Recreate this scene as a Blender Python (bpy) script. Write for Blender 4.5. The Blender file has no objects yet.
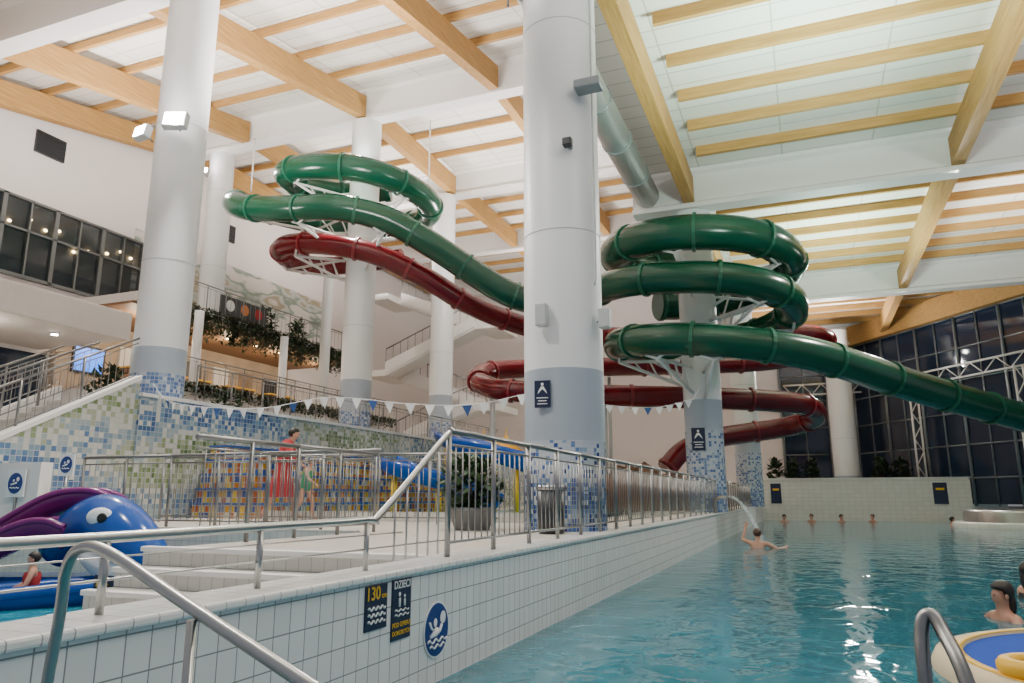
import bpy, bmesh, math, random
from mathutils import Vector, Matrix
random.seed(7)
C=bpy.context.scene.collection
V=Vector
# ------------------------------------------------------------------ materials
def new_mat(name):
    m=bpy.data.materials.new(name); m.use_nodes=True
    return m,m.node_tree.nodes,m.node_tree.links,m.node_tree.nodes['Principled BSDF']
def mat(name,col,rough=.5,metal=0,var=.06,scale=6,emit=None,es=0,bump=0,spec=.5,alpha=1):
    m,n,l,b=new_mat(name)
    b.inputs['Roughness'].default_value=rough; b.inputs['Metallic'].default_value=metal; b.inputs['Specular IOR Level'].default_value=spec; b.inputs['Alpha'].default_value=alpha
    tc=n.new('ShaderNodeTexCoord'); no=n.new('ShaderNodeTexNoise'); no.inputs['Scale'].default_value=scale; no.inputs['Detail'].default_value=4
    l.new(tc.outputs['Object'],no.inputs['Vector'])
    mx=n.new('ShaderNodeMix'); mx.data_type='RGBA'
    mx.inputs[6].default_value=(*[c*(1-var) for c in col],1); mx.inputs[7].default_value=(*[min(1,c*(1+var)) for c in col],1)
    l.new(no.outputs['Fac'],mx.inputs[0]); l.new(mx.outputs[2],b.inputs['Base Color'])
    if emit: b.inputs['Emission Color'].default_value=(*emit,1); b.inputs['Emission Strength'].default_value=es
    if bump:
        bp=n.new('ShaderNodeBump'); bp.inputs['Strength'].default_value=bump; l.new(no.outputs['Fac'],bp.inputs['Height']); l.new(bp.outputs['Normal'],b.inputs['Normal'])
    return m
def wood(name,c1,c2,axis='Y'):
    m,n,l,b=new_mat(name); b.inputs['Roughness'].default_value=.6; b.inputs['Specular IOR Level'].default_value=.25
    tc=n.new('ShaderNodeTexCoord'); mp=n.new('ShaderNodeMapping')
    mp.inputs['Scale'].default_value={'Y':(9,.5,9),'X':(.5,9,9)}[axis]
    no=n.new('ShaderNodeTexNoise'); no.inputs['Scale'].default_value=2; no.inputs['Detail'].default_value=5
    l.new(tc.outputs['Object'],mp.inputs['Vector']); l.new(mp.outputs[0],no.inputs['Vector'])
    r=n.new('ShaderNodeValToRGB'); r.color_ramp.elements[0].color=(*c1,1); r.color_ramp.elements[1].color=(*c2,1)
    r.color_ramp.elements[0].position=.3; r.color_ramp.elements[1].position=.7
    l.new(no.outputs['Fac'],r.inputs[0]); l.new(r.outputs[0],b.inputs['Base Color'])
    return m
def tiles(name,axes,w,h,col,grout,rough=.25,mortar=.006,off=0,var=.04):
    m,n,l,b=new_mat(name); b.inputs['Roughness'].default_value=rough
    tc=n.new('ShaderNodeTexCoord'); s=n.new('ShaderNodeSeparateXYZ'); c=n.new('ShaderNodeCombineXYZ')
    l.new(tc.outputs['Object'],s.inputs[0])
    for i,a in enumerate(axes): l.new(s.outputs[a],c.inputs[i])
    br=n.new('ShaderNodeTexBrick'); br.offset=off; br.inputs['Scale'].default_value=1
    br.inputs['Brick Width'].default_value=w; br.inputs['Row Height'].default_value=h; br.inputs['Mortar Size'].default_value=mortar
    br.inputs['Mortar Smooth'].default_value=.1
    br.inputs['Color1'].default_value=(*[x*(1-var) for x in col],1); br.inputs['Color2'].default_value=(*[min(1,x*(1+var)) for x in col],1)
    br.inputs['Mortar'].default_value=(*grout,1)
    l.new(c.outputs[0],br.inputs['Vector']); l.new(br.outputs['Color'],b.inputs['Base Color'])
    bp=n.new('ShaderNodeBump'); bp.inputs['Strength'].default_value=.25; bp.inputs['Distance'].default_value=.004; bp.invert=True
    l.new(br.outputs['Fac'],bp.inputs['Height']); l.new(bp.outputs['Normal'],b.inputs['Normal'])
    return m
def mosaic(name,t,cols,z0,d0,z1,d1,coord='UV',bg=(.75,.77,.78),blob=0,blobscale=.5):
    """square glass mosaic: per-tile random colour, density running with height"""
    m,n,l,b=new_mat(name); b.inputs['Roughness'].default_value=.25
    tc=n.new('ShaderNodeTexCoord'); s=n.new('ShaderNodeSeparateXYZ'); c=n.new('ShaderNodeCombineXYZ')
    l.new(tc.outputs['UV' if coord=='UV' else 'Object'],s.inputs[0])
    if coord=='UV': l.new(s.outputs[0],c.inputs[0]); l.new(s.outputs[1],c.inputs[1]); hz=s.outputs[1]
    else:
        sm=n.new('ShaderNodeMath'); l.new(s.outputs[0],sm.inputs[0]); l.new(s.outputs[1],sm.inputs[1])
        l.new(sm.outputs[0],c.inputs[0]); l.new(s.outputs[2],c.inputs[1]); hz=s.outputs[2]
    of=n.new('ShaderNodeVectorMath'); of.operation='ADD'; of.inputs[1].default_value=(t*.37,t*.13,0); l.new(c.outputs[0],of.inputs[0])
    sn=n.new('ShaderNodeVectorMath'); sn.operation='SNAP'; sn.inputs[1].default_value=(t,t,t); l.new(of.outputs[0],sn.inputs[0])
    wn=n.new('ShaderNodeTexWhiteNoise'); wn.noise_dimensions='2D'; l.new(sn.outputs[0],wn.inputs['Vector'])
    wn2=n.new('ShaderNodeTexWhiteNoise'); wn2.noise_dimensions='3D'
    ad=n.new('ShaderNodeVectorMath'); ad.operation='ADD'; ad.inputs[1].default_value=(3.1,7.7,5.3); l.new(sn.outputs[0],ad.inputs[0]); l.new(ad.outputs[0],wn2.inputs['Vector'])
    r=n.new('ShaderNodeValToRGB'); r.color_ramp.interpolation='CONSTANT'
    e=r.color_ramp.elements; e[0].color=(*cols[0],1); e[0].position=0; e[1].color=(*cols[1],1); e[1].position=1/len(cols)
    for i in range(2,len(cols)):
        k=e.new(i/len(cols)); k.color=(*cols[i],1)
    if blob:
        # bands of colour flowing along the wall, dithered per tile
        mp=n.new('ShaderNodeMapping'); mp.inputs['Scale'].default_value=(.45,1.3,1); l.new(sn.outputs[0],mp.inputs[0])
        nz=n.new('ShaderNodeTexNoise'); nz.inputs['Scale'].default_value=blobscale; nz.inputs['Detail'].default_value=1; l.new(mp.outputs[0],nz.inputs['Vector'])
        ma=n.new('ShaderNodeMapRange'); ma.inputs[1].default_value=.32; ma.inputs[2].default_value=.68; ma.inputs[3].default_value=0; ma.inputs[4].default_value=1-blob; l.new(nz.outputs['Fac'],ma.inputs[0])
        mb=n.new('ShaderNodeMath'); mb.operation='MULTIPLY_ADD'; mb.inputs[1].default_value=blob; l.new(wn2.outputs['Value'],mb.inputs[0]); l.new(ma.outputs[0],mb.inputs[2])
        l.new(mb.outputs[0],r.inputs[0])
    else: l.new(wn2.outputs['Value'],r.inputs[0])
    mr=n.new('ShaderNodeMapRange'); mr.inputs[1].default_value=z0; mr.inputs[2].default_value=z1; mr.inputs[3].default_value=d0; mr.inputs[4].default_value=d1
    l.new(hz,mr.inputs[0])
    lt=n.new('ShaderNodeMath'); lt.operation='LESS_THAN'; l.new(wn.outputs['Value'],lt.inputs[0]); l.new(mr.outputs[0],lt.inputs[1])
    mx=n.new('ShaderNodeMix'); mx.data_type='RGBA'; mx.inputs[6].default_value=(*bg,1); l.new(lt.outputs[0],mx.inputs[0]); l.new(r.outputs[0],mx.inputs[7])
    br=n.new('ShaderNodeTexBrick'); br.offset=0; br.inputs['Scale'].default_value=1; br.inputs['Brick Width'].default_value=t; br.inputs['Row Height'].default_value=t; br.inputs['Mortar Size'].default_value=t*.05
    l.new(of.outputs[0],br.inputs['Vector'])
    m2=n.new('ShaderNodeMix'); m2.data_type='RGBA'; m2.inputs[7].default_value=(.42,.44,.46,1); l.new(br.outputs['Fac'],m2.inputs[0]); l.new(mx.outputs[2],m2.inputs[6])
    l.new(m2.outputs[2],b.inputs['Base Color'])
    return m
M={}
M['white']=mat('white_paint',(.76,.745,.73),.55,var=.02,scale=1)
M['wall']=mat('wall_plaster',(.74,.69,.675),.7,var=.03,scale=.6)
M['colw']=mat('column_white',(.72,.735,.74),.4,var=.02,scale=1)
M['colg']=mat('column_grey_band',(.34,.39,.45),.4,var=.03)
M['steel']=mat('brushed_steel',(.42,.42,.41),.3,1,var=.1,scale=30)
M['steeld']=mat('rail_steel',(.25,.25,.25),.38,1,var=.1,scale=30)
M['wood']=wood('glulam_wood',(.33,.175,.05),(.49,.28,.095),'Y')
M['woodx']=wood('purlin_wood',(.38,.205,.06),(.52,.30,.105),'X')
M['panel']=tiles('roof_panel',('X','Y'),2.4,.6,(.76,.745,.70),(.50,.49,.45),.6,.02)
M['poolwall']=tiles('pool_wall_tile',('Y','Z'),.115,.14,(.76,.77,.76),(.27,.28,.28),.2,.0032)
M['poolwallx']=tiles('pool_end_tile',('X','Z'),.3,.2,(.68,.68,.62),(.54,.54,.50),.25,.008)
M['coping']=tiles('coping_tile',('Y','X'),.115,.5,(.80,.80,.78),(.36,.36,.36),.2,.003)
M['deck']=tiles('deck_tile',('X','Y'),.2,.2,(.56,.52,.46),(.36,.33,.31),.35,.006)
M['steptile']=tiles('step_tile',('X','Z'),.12,.15,(.60,.58,.53),(.38,.37,.35),.3,.004)
M['steptop']=tiles('step_tread_tile',('X','Y'),.12,.12,(.74,.72,.66),(.42,.41,.39),.3,.004)
M['green']=mat('green_fibreglass',(.003,.066,.034),.22,var=.15,scale=.8)
M['green2']=mat('green_flange',(.010,.11,.062),.35)
M['red']=mat('red_fibreglass',(.14,.004,.009),.22,var=.15,scale=.8)
M['red2']=mat('red_flange',(.23,.013,.020),.35)
M['dark']=mat('dark_panel',(.02,.023,.028),.4)
M['grey']=mat('grey_metal',(.28,.31,.32),.45,.3)
M['ltgrey']=mat('light_grey_plastic',(.46,.48,.48),.5)
M['duct']=mat('duct_metal',(.56,.58,.57),.35,.7)
M['glass']=mat('night_glass',(.012,.022,.045),.06,0,var=.3,scale=.4)
M['glassa']=mat('office_glass',(.03,.045,.055),.05,0,var=.2,scale=.4,alpha=.35)
M['inside']=mat('office_interior',(.16,.15,.13),.8,var=.5,scale=.9)
M['frame']=mat('window_frame',(.16,.17,.17),.4,.5)
M['framem']=mat('mullion_grey',(.22,.24,.26),.45,.3)
M['navy']=mat('sign_navy',(.006,.014,.05),.4,var=.02)
M['blue']=mat('sign_blue',(.006,.035,.20),.4,var=.02)
M['sw']=mat('sign_white',(.80,.81,.81),.5,var=.01)
M['sy']=mat('sign_yellow',(.75,.45,.015),.5,var=.01)
M['whale']=mat('whale_blue_plastic',(.006,.07,.34),.16,var=.1,scale=2)
M['magenta']=mat('magenta_plastic',(.15,.010,.13),.2,var=.1,scale=2)
M['leaf']=mat('leaf_green',(.022,.065,.018),.6,var=.5,scale=9)
M['leafd']=mat('vine_green',(.020,.046,.018),.7,var=.5,scale=9)
M['leafb']=mat('vine_dry',(.09,.065,.036),.8,var=.4,scale=9)
M['pot']=mat('planter_grey',(.18,.18,.18),.6)
M['yellow']=mat('yellow_float',(.80,.45,.02),.5)
M['cream']=mat('cream_rim',(.60,.50,.34),.7,spec=.15)
M['islb']=mat('island_blue',(.03,.08,.42),.85,spec=.05)
M['skin']=mat('skin',(.50,.26,.18),.5,var=.06,scale=10)
M['hair']=mat('dark_hair',(.016,.010,.008),.5)
M['hairb']=mat('brown_hair',(.08,.04,.022),.5)
M['cred']=mat('red_cloth',(.36,.02,.025),.8)
M['cblue']=mat('blue_cloth',(.03,.09,.28),.8)
M['cgreen']=mat('green_cloth',(.04,.22,.11),.8)
M['cblack']=mat('black_swimwear',(.012,.012,.016),.6)
M['orange']=mat('orange_enamel',(.55,.18,.03),.5)
M['poster']=mat('poster_muted',(.30,.22,.15),.7,var=.5,scale=3)
M['eye']=mat('eye_dark',(.01,.01,.01),.2)
M['lip']=mat('lip',(.4,.12,.1),.5)
M['lamp']=mat('lamp_lens',(1,1,1),.3,emit=(1,.97,.9),es=90)
M['lampx']=mat('lamp_lens_strong',(1,1,1),.3,emit=(1,.97,.9),es=520)
M['lampw']=mat('warm_lens',(1,.9,.7),.3,emit=(1,.72,.38),es=35)
M['screen']=mat('screen_blue',(.02,.1,.5),.3,emit=(.05,.25,1),es=2.2)
M['warmwall']=mat('cafe_wall',(.42,.34,.26),.7,var=.3,scale=1.5)
M['cafewood']=wood('cafe_wood',(.15,.08,.04),(.26,.15,.08),'Y')
M['rock']=mat('rock_brown',(.15,.08,.045),.9,var=.5,scale=2,bump=.6)
M['concrete']=mat('balcony_white',(.64,.61,.59),.7)
M['colmos']=mosaic('column_mosaic',.055,[(.02,.06,.24),(.04,.11,.33),(.10,.20,.40),(.015,.04,.16),(.22,.32,.47)],0,1.05,1.15,.10,bg=(.45,.50,.57))
M['colmos2']=mosaic('column_mosaic_far',.08,[(.08,.14,.31),(.13,.21,.38),(.26,.34,.46)],0,.95,2.4,.2,bg=(.42,.47,.54))
M['wallmos']=mosaic('terrace_mosaic',.10,[(.09,.14,.05),(.16,.22,.09),(.24,.30,.16),(.34,.37,.26),(.50,.51,.46),(.30,.37,.40),(.19,.28,.36),(.10,.18,.32),(.06,.12,.26),(.12,.23,.38)],-.2,.97,2.7,.72,coord='O',bg=(.54,.54,.50),blob=.32,blobscale=.6)
M['wavemos']=mosaic('wave_mosaic',.13,[(.60,.38,.03),(.52,.18,.02),(.64,.45,.08),(.55,.28,.03),(.56,.50,.38),(.05,.09,.26),(.42,.10,.03)],0,1.1,2,1.1,coord='O')
def mural():
    m,n,l,b=new_mat('mountain_mural'); b.inputs['Roughness'].default_value=.7
    tc=n.new('ShaderNodeTexCoord'); mp=n.new('ShaderNodeMapping'); mp.inputs['Scale'].default_value=(1,.4,1.2); mp.inputs['Rotation'].default_value=(.35,0,0)
    no=n.new('ShaderNodeTexNoise'); no.inputs['Scale'].default_value=.7; no.inputs['Detail'].default_value=3
    l.new(tc.outputs['Object'],mp.inputs[0]); l.new(mp.outputs[0],no.inputs[0])
    r=n.new('ShaderNodeValToRGB'); r.color_ramp.interpolation='EASE'; e=r.color_ramp.elements
    e[0].position=.42; e[0].color=(.62,.59,.56,1); e[1].position=.62; e[1].color=(.62,.59,.56,1)
    for p,c in ((.47,(.22,.29,.24,1)),(.52,(.50,.52,.50,1)),(.56,(.34,.30,.20,1))):
        k=e.new(p); k.color=c
    l.new(no.outputs[0],r.inputs[0]); l.new(r.outputs[0],b.inputs['Base Color']); return m
M['mural']=mural()
def water(name,c1,c2):
    m,n,l,b=new_mat(name)
    tc=n.new('ShaderNodeTexCoord'); mp=n.new('ShaderNodeMapping'); mp.inputs['Scale'].default_value=(1,.8,1)
    no=n.new('ShaderNodeTexNoise'); no.inputs['Scale'].default_value=2.4; no.inputs['Detail'].default_value=2.5; no.inputs['Distortion'].default_value=.5
    l.new(tc.outputs['Object'],mp.inputs[0]); l.new(mp.outputs[0],no.inputs[0])
    bp=n.new('ShaderNodeBump'); bp.inputs['Strength'].default_value=.40; bp.inputs['Distance'].default_value=.065
    l.new(no.outputs['Fac'],bp.inputs['Height']); l.new(bp.outputs[0],b.inputs['Normal'])
    mx=n.new('ShaderNodeMix'); mx.data_type='RGBA'; mx.inputs[6].default_value=(*c1,1); mx.inputs[7].default_value=(*c2,1)
    l.new(no.outputs['Fac'],mx.inputs[0]); l.new(mx.outputs[2],b.inputs['Base Color'])
    b.inputs['Roughness'].default_value=.06; b.inputs['IOR'].default_value=1.33
    return m
M['water']=water('pool_water',(.012,.105,.15),(.045,.22,.28))
M['waterl']=water('paddling_water',(.02,.22,.32),(.05,.34,.44))
# ------------------------------------------------------------------ mesh helpers
def link(o): C.objects.link(o); return o
def mesh_obj(name,verts,faces,material,loc=(0,0,0),smooth=False):
    me=bpy.data.meshes.new(name); me.from_pydata([tuple(v) for v in verts],[],faces); me.update()
    if material: me.materials.append(material)
    if smooth:
        for p in me.polygons: p.use_smooth=True
    o=bpy.data.objects.new(name,me); o.location=loc; return link(o)
def fixn(o):
    bm=bmesh.new(); bm.from_mesh(o.data); bmesh.ops.recalc_face_normals(bm,faces=bm.faces); bm.to_mesh(o.data); bm.free()
def box(name,a,b,material,bevel=0):
    a=V(a);b=V(b); lo=V((min(a[i],b[i]) for i in range(3))); hi=V((max(a[i],b[i]) for i in range(3)))
    base=V(((lo.x+hi.x)/2,(lo.y+hi.y)/2,lo.z)); h=(hi-lo)
    bm=bmesh.new(); bmesh.ops.create_cube(bm,size=1)
    for v in bm.verts: v.co=V((v.co.x*h.x,v.co.y*h.y,(v.co.z+.5)*h.z))
    if bevel: bmesh.ops.bevel(bm,geom=bm.edges[:],offset=bevel,segments=2,affect='EDGES',profile=.5)
    me=bpy.data.meshes.new(name); bm.to_mesh(me); bm.free(); me.materials.append(material)
    o=bpy.data.objects.new(name,me); o.location=base; return link(o)
def obox(name,p0,p1,w,h,material,zoff=0):
    """beam from p0 to p1, width w, height h (above the points)"""
    p0=V(p0);p1=V(p1); d=(p1-p0); s=V((d.y,-d.x,0)).normalized()*w/2; u=V((0,0,h)); z=V((0,0,zoff))
    vs=[]
    for p in (V((0,0,0)),d):
        vs+=[p-s+z,p+s+z,p+s+u+z,p-s+u+z]
    o=mesh_obj(name,vs,[(0,1,2,3),(7,6,5,4),(0,4,5,1),(1,5,6,2),(2,6,7,3),(3,7,4,0)],material,p0); fixn(o); return o
def prism(name,poly,z0,z1,material):
    n=len(poly); vs=[(x,y,z0) for x,y in poly]+[(x,y,z1) for x,y in poly]
    fs=[tuple(range(n))[::-1],tuple(range(n,2*n))]+[(i,(i+1)%n,n+(i+1)%n,n+i) for i in range(n)]
    o=mesh_obj(name,vs,fs,material); fixn(o); return o
def smooth_path(pts,n=6):
    P=[V(p) for p in pts]; P=[P[0]*2-P[1]]+P+[P[-1]*2-P[-2]]; out=[]
    for i in range(1,len(P)-2):
        a,b,c,d=P[i-1:i+3]
        for k in range(n):
            t=k/n; out.append(.5*((2*b)+(c-a)*t+(2*a-5*b+4*c-d)*t*t+(3*b-a-3*c+d)*t**3))
    out.append(P[-2]); return out
def frames(P):
    T=[]
    for i in range(len(P)):
        a=P[max(0,i-1)]; b=P[min(len(P)-1,i+1)]; T.append((b-a).normalized())
    up=V((0,0,1)); 
    if abs(T[0].z)>.9: up=V((1,0,0))
    N=[]; nrm=(up-T[0]*up.dot(T[0])).normalized()
    for t in T:
        nrm=(nrm-t*nrm.dot(t)).normalized(); N.append(nrm.copy())
    return T,N
def sweep(name,pts,r,material,seg=8,loc=None,flat=1):
    P=[V(p) for p in pts]; o0=V(loc) if loc is not None else P[0].copy()
    T,N=frames(P); vs=[];fs=[]
    for i,p in enumerate(P):
        B=T[i].cross(N[i]); rr=r[i] if isinstance(r,(list,tuple)) else r
        for k in range(seg):
            a=2*math.pi*k/seg; vs.append(p-o0+(N[i]*math.cos(a)+B*math.sin(a)*flat)*rr)
    for i in range(len(P)-1):
        for k in range(seg):
            k2=(k+1)%seg; fs.append((i*seg+k,i*seg+k2,(i+1)*seg+k2,(i+1)*seg+k))
    fs.append(tuple(range(seg))[::-1]); fs.append(tuple(range((len(P)-1)*seg,len(P)*seg)))
    o=mesh_obj(name,vs,fs,material,o0)
    for p in o.data.polygons: p.use_smooth=len(p.vertices)==4
    fixn(o); return o
def lathe(name,prof,material,loc=(0,0,0),seg=32,cap=True):
    vs=[];fs=[];n=len(prof)
    for r,z in prof:
        for k in range(seg):
            a=2*math.pi*k/seg; vs.append((r*math.cos(a),r*math.sin(a),z))
    for i in range(n-1):
        for k in range(seg):
            k2=(k+1)%seg; fs.append((i*seg+k,i*seg+k2,(i+1)*seg+k2,(i+1)*seg+k))
    if cap: fs.append(tuple(range(seg))[::-1]); fs.append(tuple(range((n-1)*seg,n*seg)))
    o=mesh_obj(name,vs,fs,material,loc)
    for p in o.data.polygons: p.use_smooth=len(p.vertices)==4
    return o
def ellipsoid(name,c,r,material,seg=20,rings=12,rot=None):
    bm=bmesh.new(); bmesh.ops.create_uvsphere(bm,u_segments=seg,v_segments=rings,radius=1)
    for v in bm.verts:
        v.co=V((v.co.x*r[0],v.co.y*r[1],v.co.z*r[2]))
    if rot: bmesh.ops.rotate(bm,verts=bm.verts,matrix=rot)
    me=bpy.data.meshes.new(name); bm.to_mesh(me); bm.free(); me.materials.append(material)
    for p in me.polygons: p.use_smooth=True
    o=bpy.data.objects.new(name,me); o.location=c; return link(o)
def thing(name,label,cat,loc,group=None):
    e=bpy.data.objects.new(name,None); e.empty_display_size=.2; e.location=loc; link(e); return tag(e,label,cat,group)
def tag(o,label,cat,group=None):
    o["label"]=label; o["category"]=cat
    if group: o["group"]=group
    return o
def struct(o): o["kind"]="structure"; return o
def part(o,par,label=None):
    # par chain is unrotated while building
    loc=V((0,0,0)); q=par
    while q is not None: loc+=q.location; q=q.parent
    o.location=o.location-loc; o.parent=par
    if label: o["label"]=label
    return o
def text(name,s,size,material,loc,rot,par=None,align='CENTER'):
    cu=bpy.data.curves.new(name,'FONT'); cu.body=s; cu.size=size; cu.align_x=align; cu.align_y='CENTER'; cu.extrude=.001; cu.offset=size*.012
    t=bpy.data.objects.new('tmp',cu); link(t); bpy.context.view_layer.update()
    me=bpy.data.meshes.new_from_object(t.evaluated_get(bpy.context.evaluated_depsgraph_get())); bpy.data.objects.remove(t)
    me.materials.clear(); me.materials.append(material); me.name=name
    o=bpy.data.objects.new(name,me); o.location=loc; o.rotation_euler=rot; link(o)
    if par: part(o,par)
    return o
R=V((.9304,.3665,0)); H=V((-.3665,.9304,0)); YAW=math.radians(21.5)
# ------------------------------------------------------------------ shell
WZ=-.73; TZ=2.32
o=mesh_obj('pool_water',[(-2.295,-3,WZ),(16,-3,WZ),(16,40.995,WZ),(-2.295,40.995,WZ)],[(0,1,2,3)],M['water']); tag(o,'teal rippling water filling the long pool','water'); o["kind"]="stuff"
struct(box('wall_pool_side',(-2.6,-3,-1.6),(-2.3,41,-.04),M['poolwall']))
struct(box('trim_1',(-2.62,-3,-.04),(-2.27,41,0),M['coping'],.012))
struct(box('wall_pool_end',(-2.6,41,-1.6),(8.5,41.4,1.3),M['poolwallx']))
struct(box('trim_2',(-2.6,40.95,1.3),(8.5,41.5,1.36),M['white']))
struct(prism('floor',[(-2.6,5.05),(-2.6,60),(-30,60),(-30,8),(-5.15,8),(-5.15,5.05)],-.9,-.002,M['deck']))
struct(box('floor_basin',(-30,-3,-1.2),(-2.6,8,-.85),M['deck']))
struct(prism('floor_far',[(-2.6,41.4),(20,41.4),(20,60),(-2.6,60)],-.5,0,M['deck']))
o=mesh_obj('paddling_water',[(-14,2.5,-.72),(-5.45,2.5,-.72),(-5.45,7.89,-.72),(-14,7.89,-.72)],[(0,1,2,3)],M['waterl']); tag(o,'shallow turquoise water around the toddler slide','water'); o["kind"]="stuff"
# broad tiled steps climbing from the lower walkway to the deck
struct(box('trim_platform',(-5.45,-2,-.9),(-2.62,3.9,-.60),M['steptop']))
SX0,SX1=-5.4,-2.63
for i in range(4):
    zt=-.003-.15*i; y1=5.04-.27*i      # riser i drops from zt to zt-.15 at y1
    struct(box('trim_riser',(SX0,y1-.03,zt-.15),(SX1,y1,zt-.035),M['steptile']))
    struct(box('trim_nosing',(SX0-.01,y1-.06,zt-.035),(SX1,y1+.03,zt+.008),M['white'],.008))
    if i<3: struct(box('trim_tread',(SX0,y1-.27,zt-.19),(SX1,y1-.03,zt-.152),M['steptop']))
struct(box('trim_stair_core',(SX0+.02,4.0,-.86),(SX1,4.2,-.62),M['steptile']))
struct(box('trim_basin_wall',(-30,7.9,-.9),(-5.16,8.02,.02),M['steptile']))
# terrace
struct(prism('floor_terrace',[(-12.2,10.7),(-12.2,46),(-26,46),(-26,10.7)],0,TZ,M['deck']))
struct(box('wall_mosaic',(-12.2,10.7,0),(-12.0,33,TZ+.03),M['wallmos']))
struct(box('trim_3',(-12.25,10.7,TZ+.03),(-11.95,33,TZ+.1),M['white']))
struct(box('wall_left',(-24.6,-3,-.9),(-24.2,48,16),M['wall']))
struct(box('wall_far',(-24.6,47.6,0),(-1,48,16),M['wall']))
struct(box('floor_gallery',(-24.2,17.6,TZ),(-18.4,30,4.0),M['concrete']))
struct(box('trim_mural',(-24.2,20.5,7.2),(-24.15,33,10.9),M['mural']))
# roofs
def zl(y): return 14.3 if y>=21.6 else 14.3-.2*(21.6-y)
vs=[(-26,-3,zl(-3)+1.15),(-4.6,-3,zl(-3)+1.15),(-4.6,21.6,15.45),(-26,21.6,15.45),(-26,48,15.45),(-4.6,48,15.45)]
struct(mesh_obj('ceiling_high',vs,[(0,1,2,3),(3,2,5,4)],M['panel']))
struct(mesh_obj('ceiling_low',[(-4.6,-3,10.3),(17,-3,10.3),(17,48,10.3),(-4.6,48,10.3)],[(0,1,2,3)],M['panel']))
struct(box('wall_clerestory',(-4.7,-3,10.2),(-4.5,48,16),M['white']))
def ibeam(name,p0,p1,h,w,material):
    p0=V(p0);p1=V(p1);d=p1-p0; s=V((d.y,-d.x,0)).normalized()
    prof=[(-w/2,0),(w/2,0),(w/2,.14),(w*.28,.22),(w*.28,h-.18),(w/2,h-.1),(w/2,h),(-w/2,h),(-w/2,h-.1),(-w*.28,h-.18),(-w*.28,.22),(-w/2,.14)]
    n=len(prof); vs=[]
    for p in (V((0,0,0)),d):
        for a,b in prof: vs.append(p+s*a+V((0,0,b)))
    fs=[tuple(range(n)),tuple(range(n,2*n))[::-1]]+[(i,(i+1)%n,n+(i+1)%n,n+i) for i in range(n)]
    o=mesh_obj(name,vs,fs,material,p0); fixn(o); return o
for y in (-1,9.3,22,35,46.5):
    tag(ibeam('roof_girder',(-4.5,y,9.05),(16.5,y,9.05),1.25,.6,M['white']),'white concrete I-shaped girder spanning under the roof','beam','white roof girders')
for y in (11.6,21.8,29.5,37.5,45.5):
    tag(ibeam('roof_girder',(-24.2,y,zl(y)-.1),(-4.7,y,zl(y)-.1),1.3,.55,M['white']),'white concrete I-shaped girder spanning under the high roof','beam','white roof girders')
for x in (-2.75,4.4,11.6):
    for a,b in ((-.7,9.0),(9.6,21.7),(22.3,34.7),(35.3,46.2)):
        tag(obox('wood_beam',(x,a,9.2),(x,b,9.2),.32,.8,M['wood']),'glued laminated timber beam between white girders','beam','timber roof beams')
for x in (-23.5,-19.9,-14.5,-9.15):
    for a,b in ((1,11.3),(11.9,21.5),(22.1,29.2),(29.8,37.2),(37.8,45.2)):
        tag(obox('wood_beam',(x,a,zl(a)),(x,b,zl(b)),.34,.85,M['wood']),'glued laminated timber beam under the high roof','beam','timber roof beams')
y=10.6
while y<47:
    if min(abs(y-g) for g in (22,35,46.5))>.5:
        tag(obox('roof_purlin',(-2.3,y,10.02),(16.3,y,10.02),.12,.28,M['woodx']),'slim timber purlin crossing white roof panels','beam','timber purlins')
    y+=1.62
y=8.2
while y<47:
    if min(abs(y-g) for g in (11.6,21.8,29.5,37.5,45.5))>.5:
        tag(obox('roof_purlin',(-24.1,y,zl(y)+.87),(-4.8,y,zl(y)+.87),.12,.24,M['woodx']),'slim timber purlin crossing white roof panels','beam','timber purlins')
    y+=1.9
# columns
def column(x,y,z0,z1,r,zm,zg,mm,label):
    seg=40; zs=[(z0,zm,mm),(zm,zg,M['colg']),(zg,z1,M['colw'])]
    me=bpy.data.meshes.new('column'); vs=[];fs=[];mi=[];uvs=[]
    for i,(a,b,_) in enumerate(zs):
        st=len(vs); n=1
        for z in (a,b):
            for k in range(seg): t=2*math.pi*k/seg; vs.append((r*math.cos(t),r*math.sin(t),z-z0))
        for k in range(seg):
            k2=(k+1)%seg; fs.append((st+k,st+k2,st+seg+k2,st+seg+k)); mi.append(i)
            u0=2*math.pi*r*k/seg;u1=2*math.pi*r*(k+1)/seg; uvs+=[(u0,a-z0),(u1,a-z0),(u1,b-z0),(u0,b-z0)]
    me.from_pydata(vs,[],fs); uv=me.uv_layers.new(name='UVMap')
    for i,c in enumerate(uvs): uv.data[i].uv=c
    for _,_,m_ in zs: me.materials.append(m_)
    for p,i in zip(me.polygons,mi): p.material_index=i; p.use_smooth=True
    root=thing('column',label,'column',(x,y,z0),'round hall columns')
    s=link(bpy.data.objects.new('shaft',me)); s.location=(x,y,z0); part(s,root)
    zz=zg+1.9
    while zz<z1-.5:
        part(lathe('seam_ring',[(r+.002,0),(r+.006,.004),(r+.006,.014),(r+.002,.018)],M['ltgrey'],(x,y,zz),40,False),root); zz+=3.2
    return root
col_main=column(-3.0,9.55,0,9.1,.54,1.13,2.07,M['colmos'],'huge white round column with blue mosaic base on the deck')
column(-2.75,22.4,0,9.1,.55,2.3,3.2,M['colmos2'],'white round column carrying the green spiral slide')
column(-2.5,36,0,9.1,.58,2.4,3.6,M['colmos2'],'white round column beyond the slides')
column(1.9,42.9,0,9.2,.62,1.0,1.5,M['colmos2'],'white round column standing beyond the pool end wall')
column(-12.75,11.75,TZ,12.2,.54,2.95,3.5,M['colmos2'],'white round column on the mosaic terrace edge')
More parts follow.
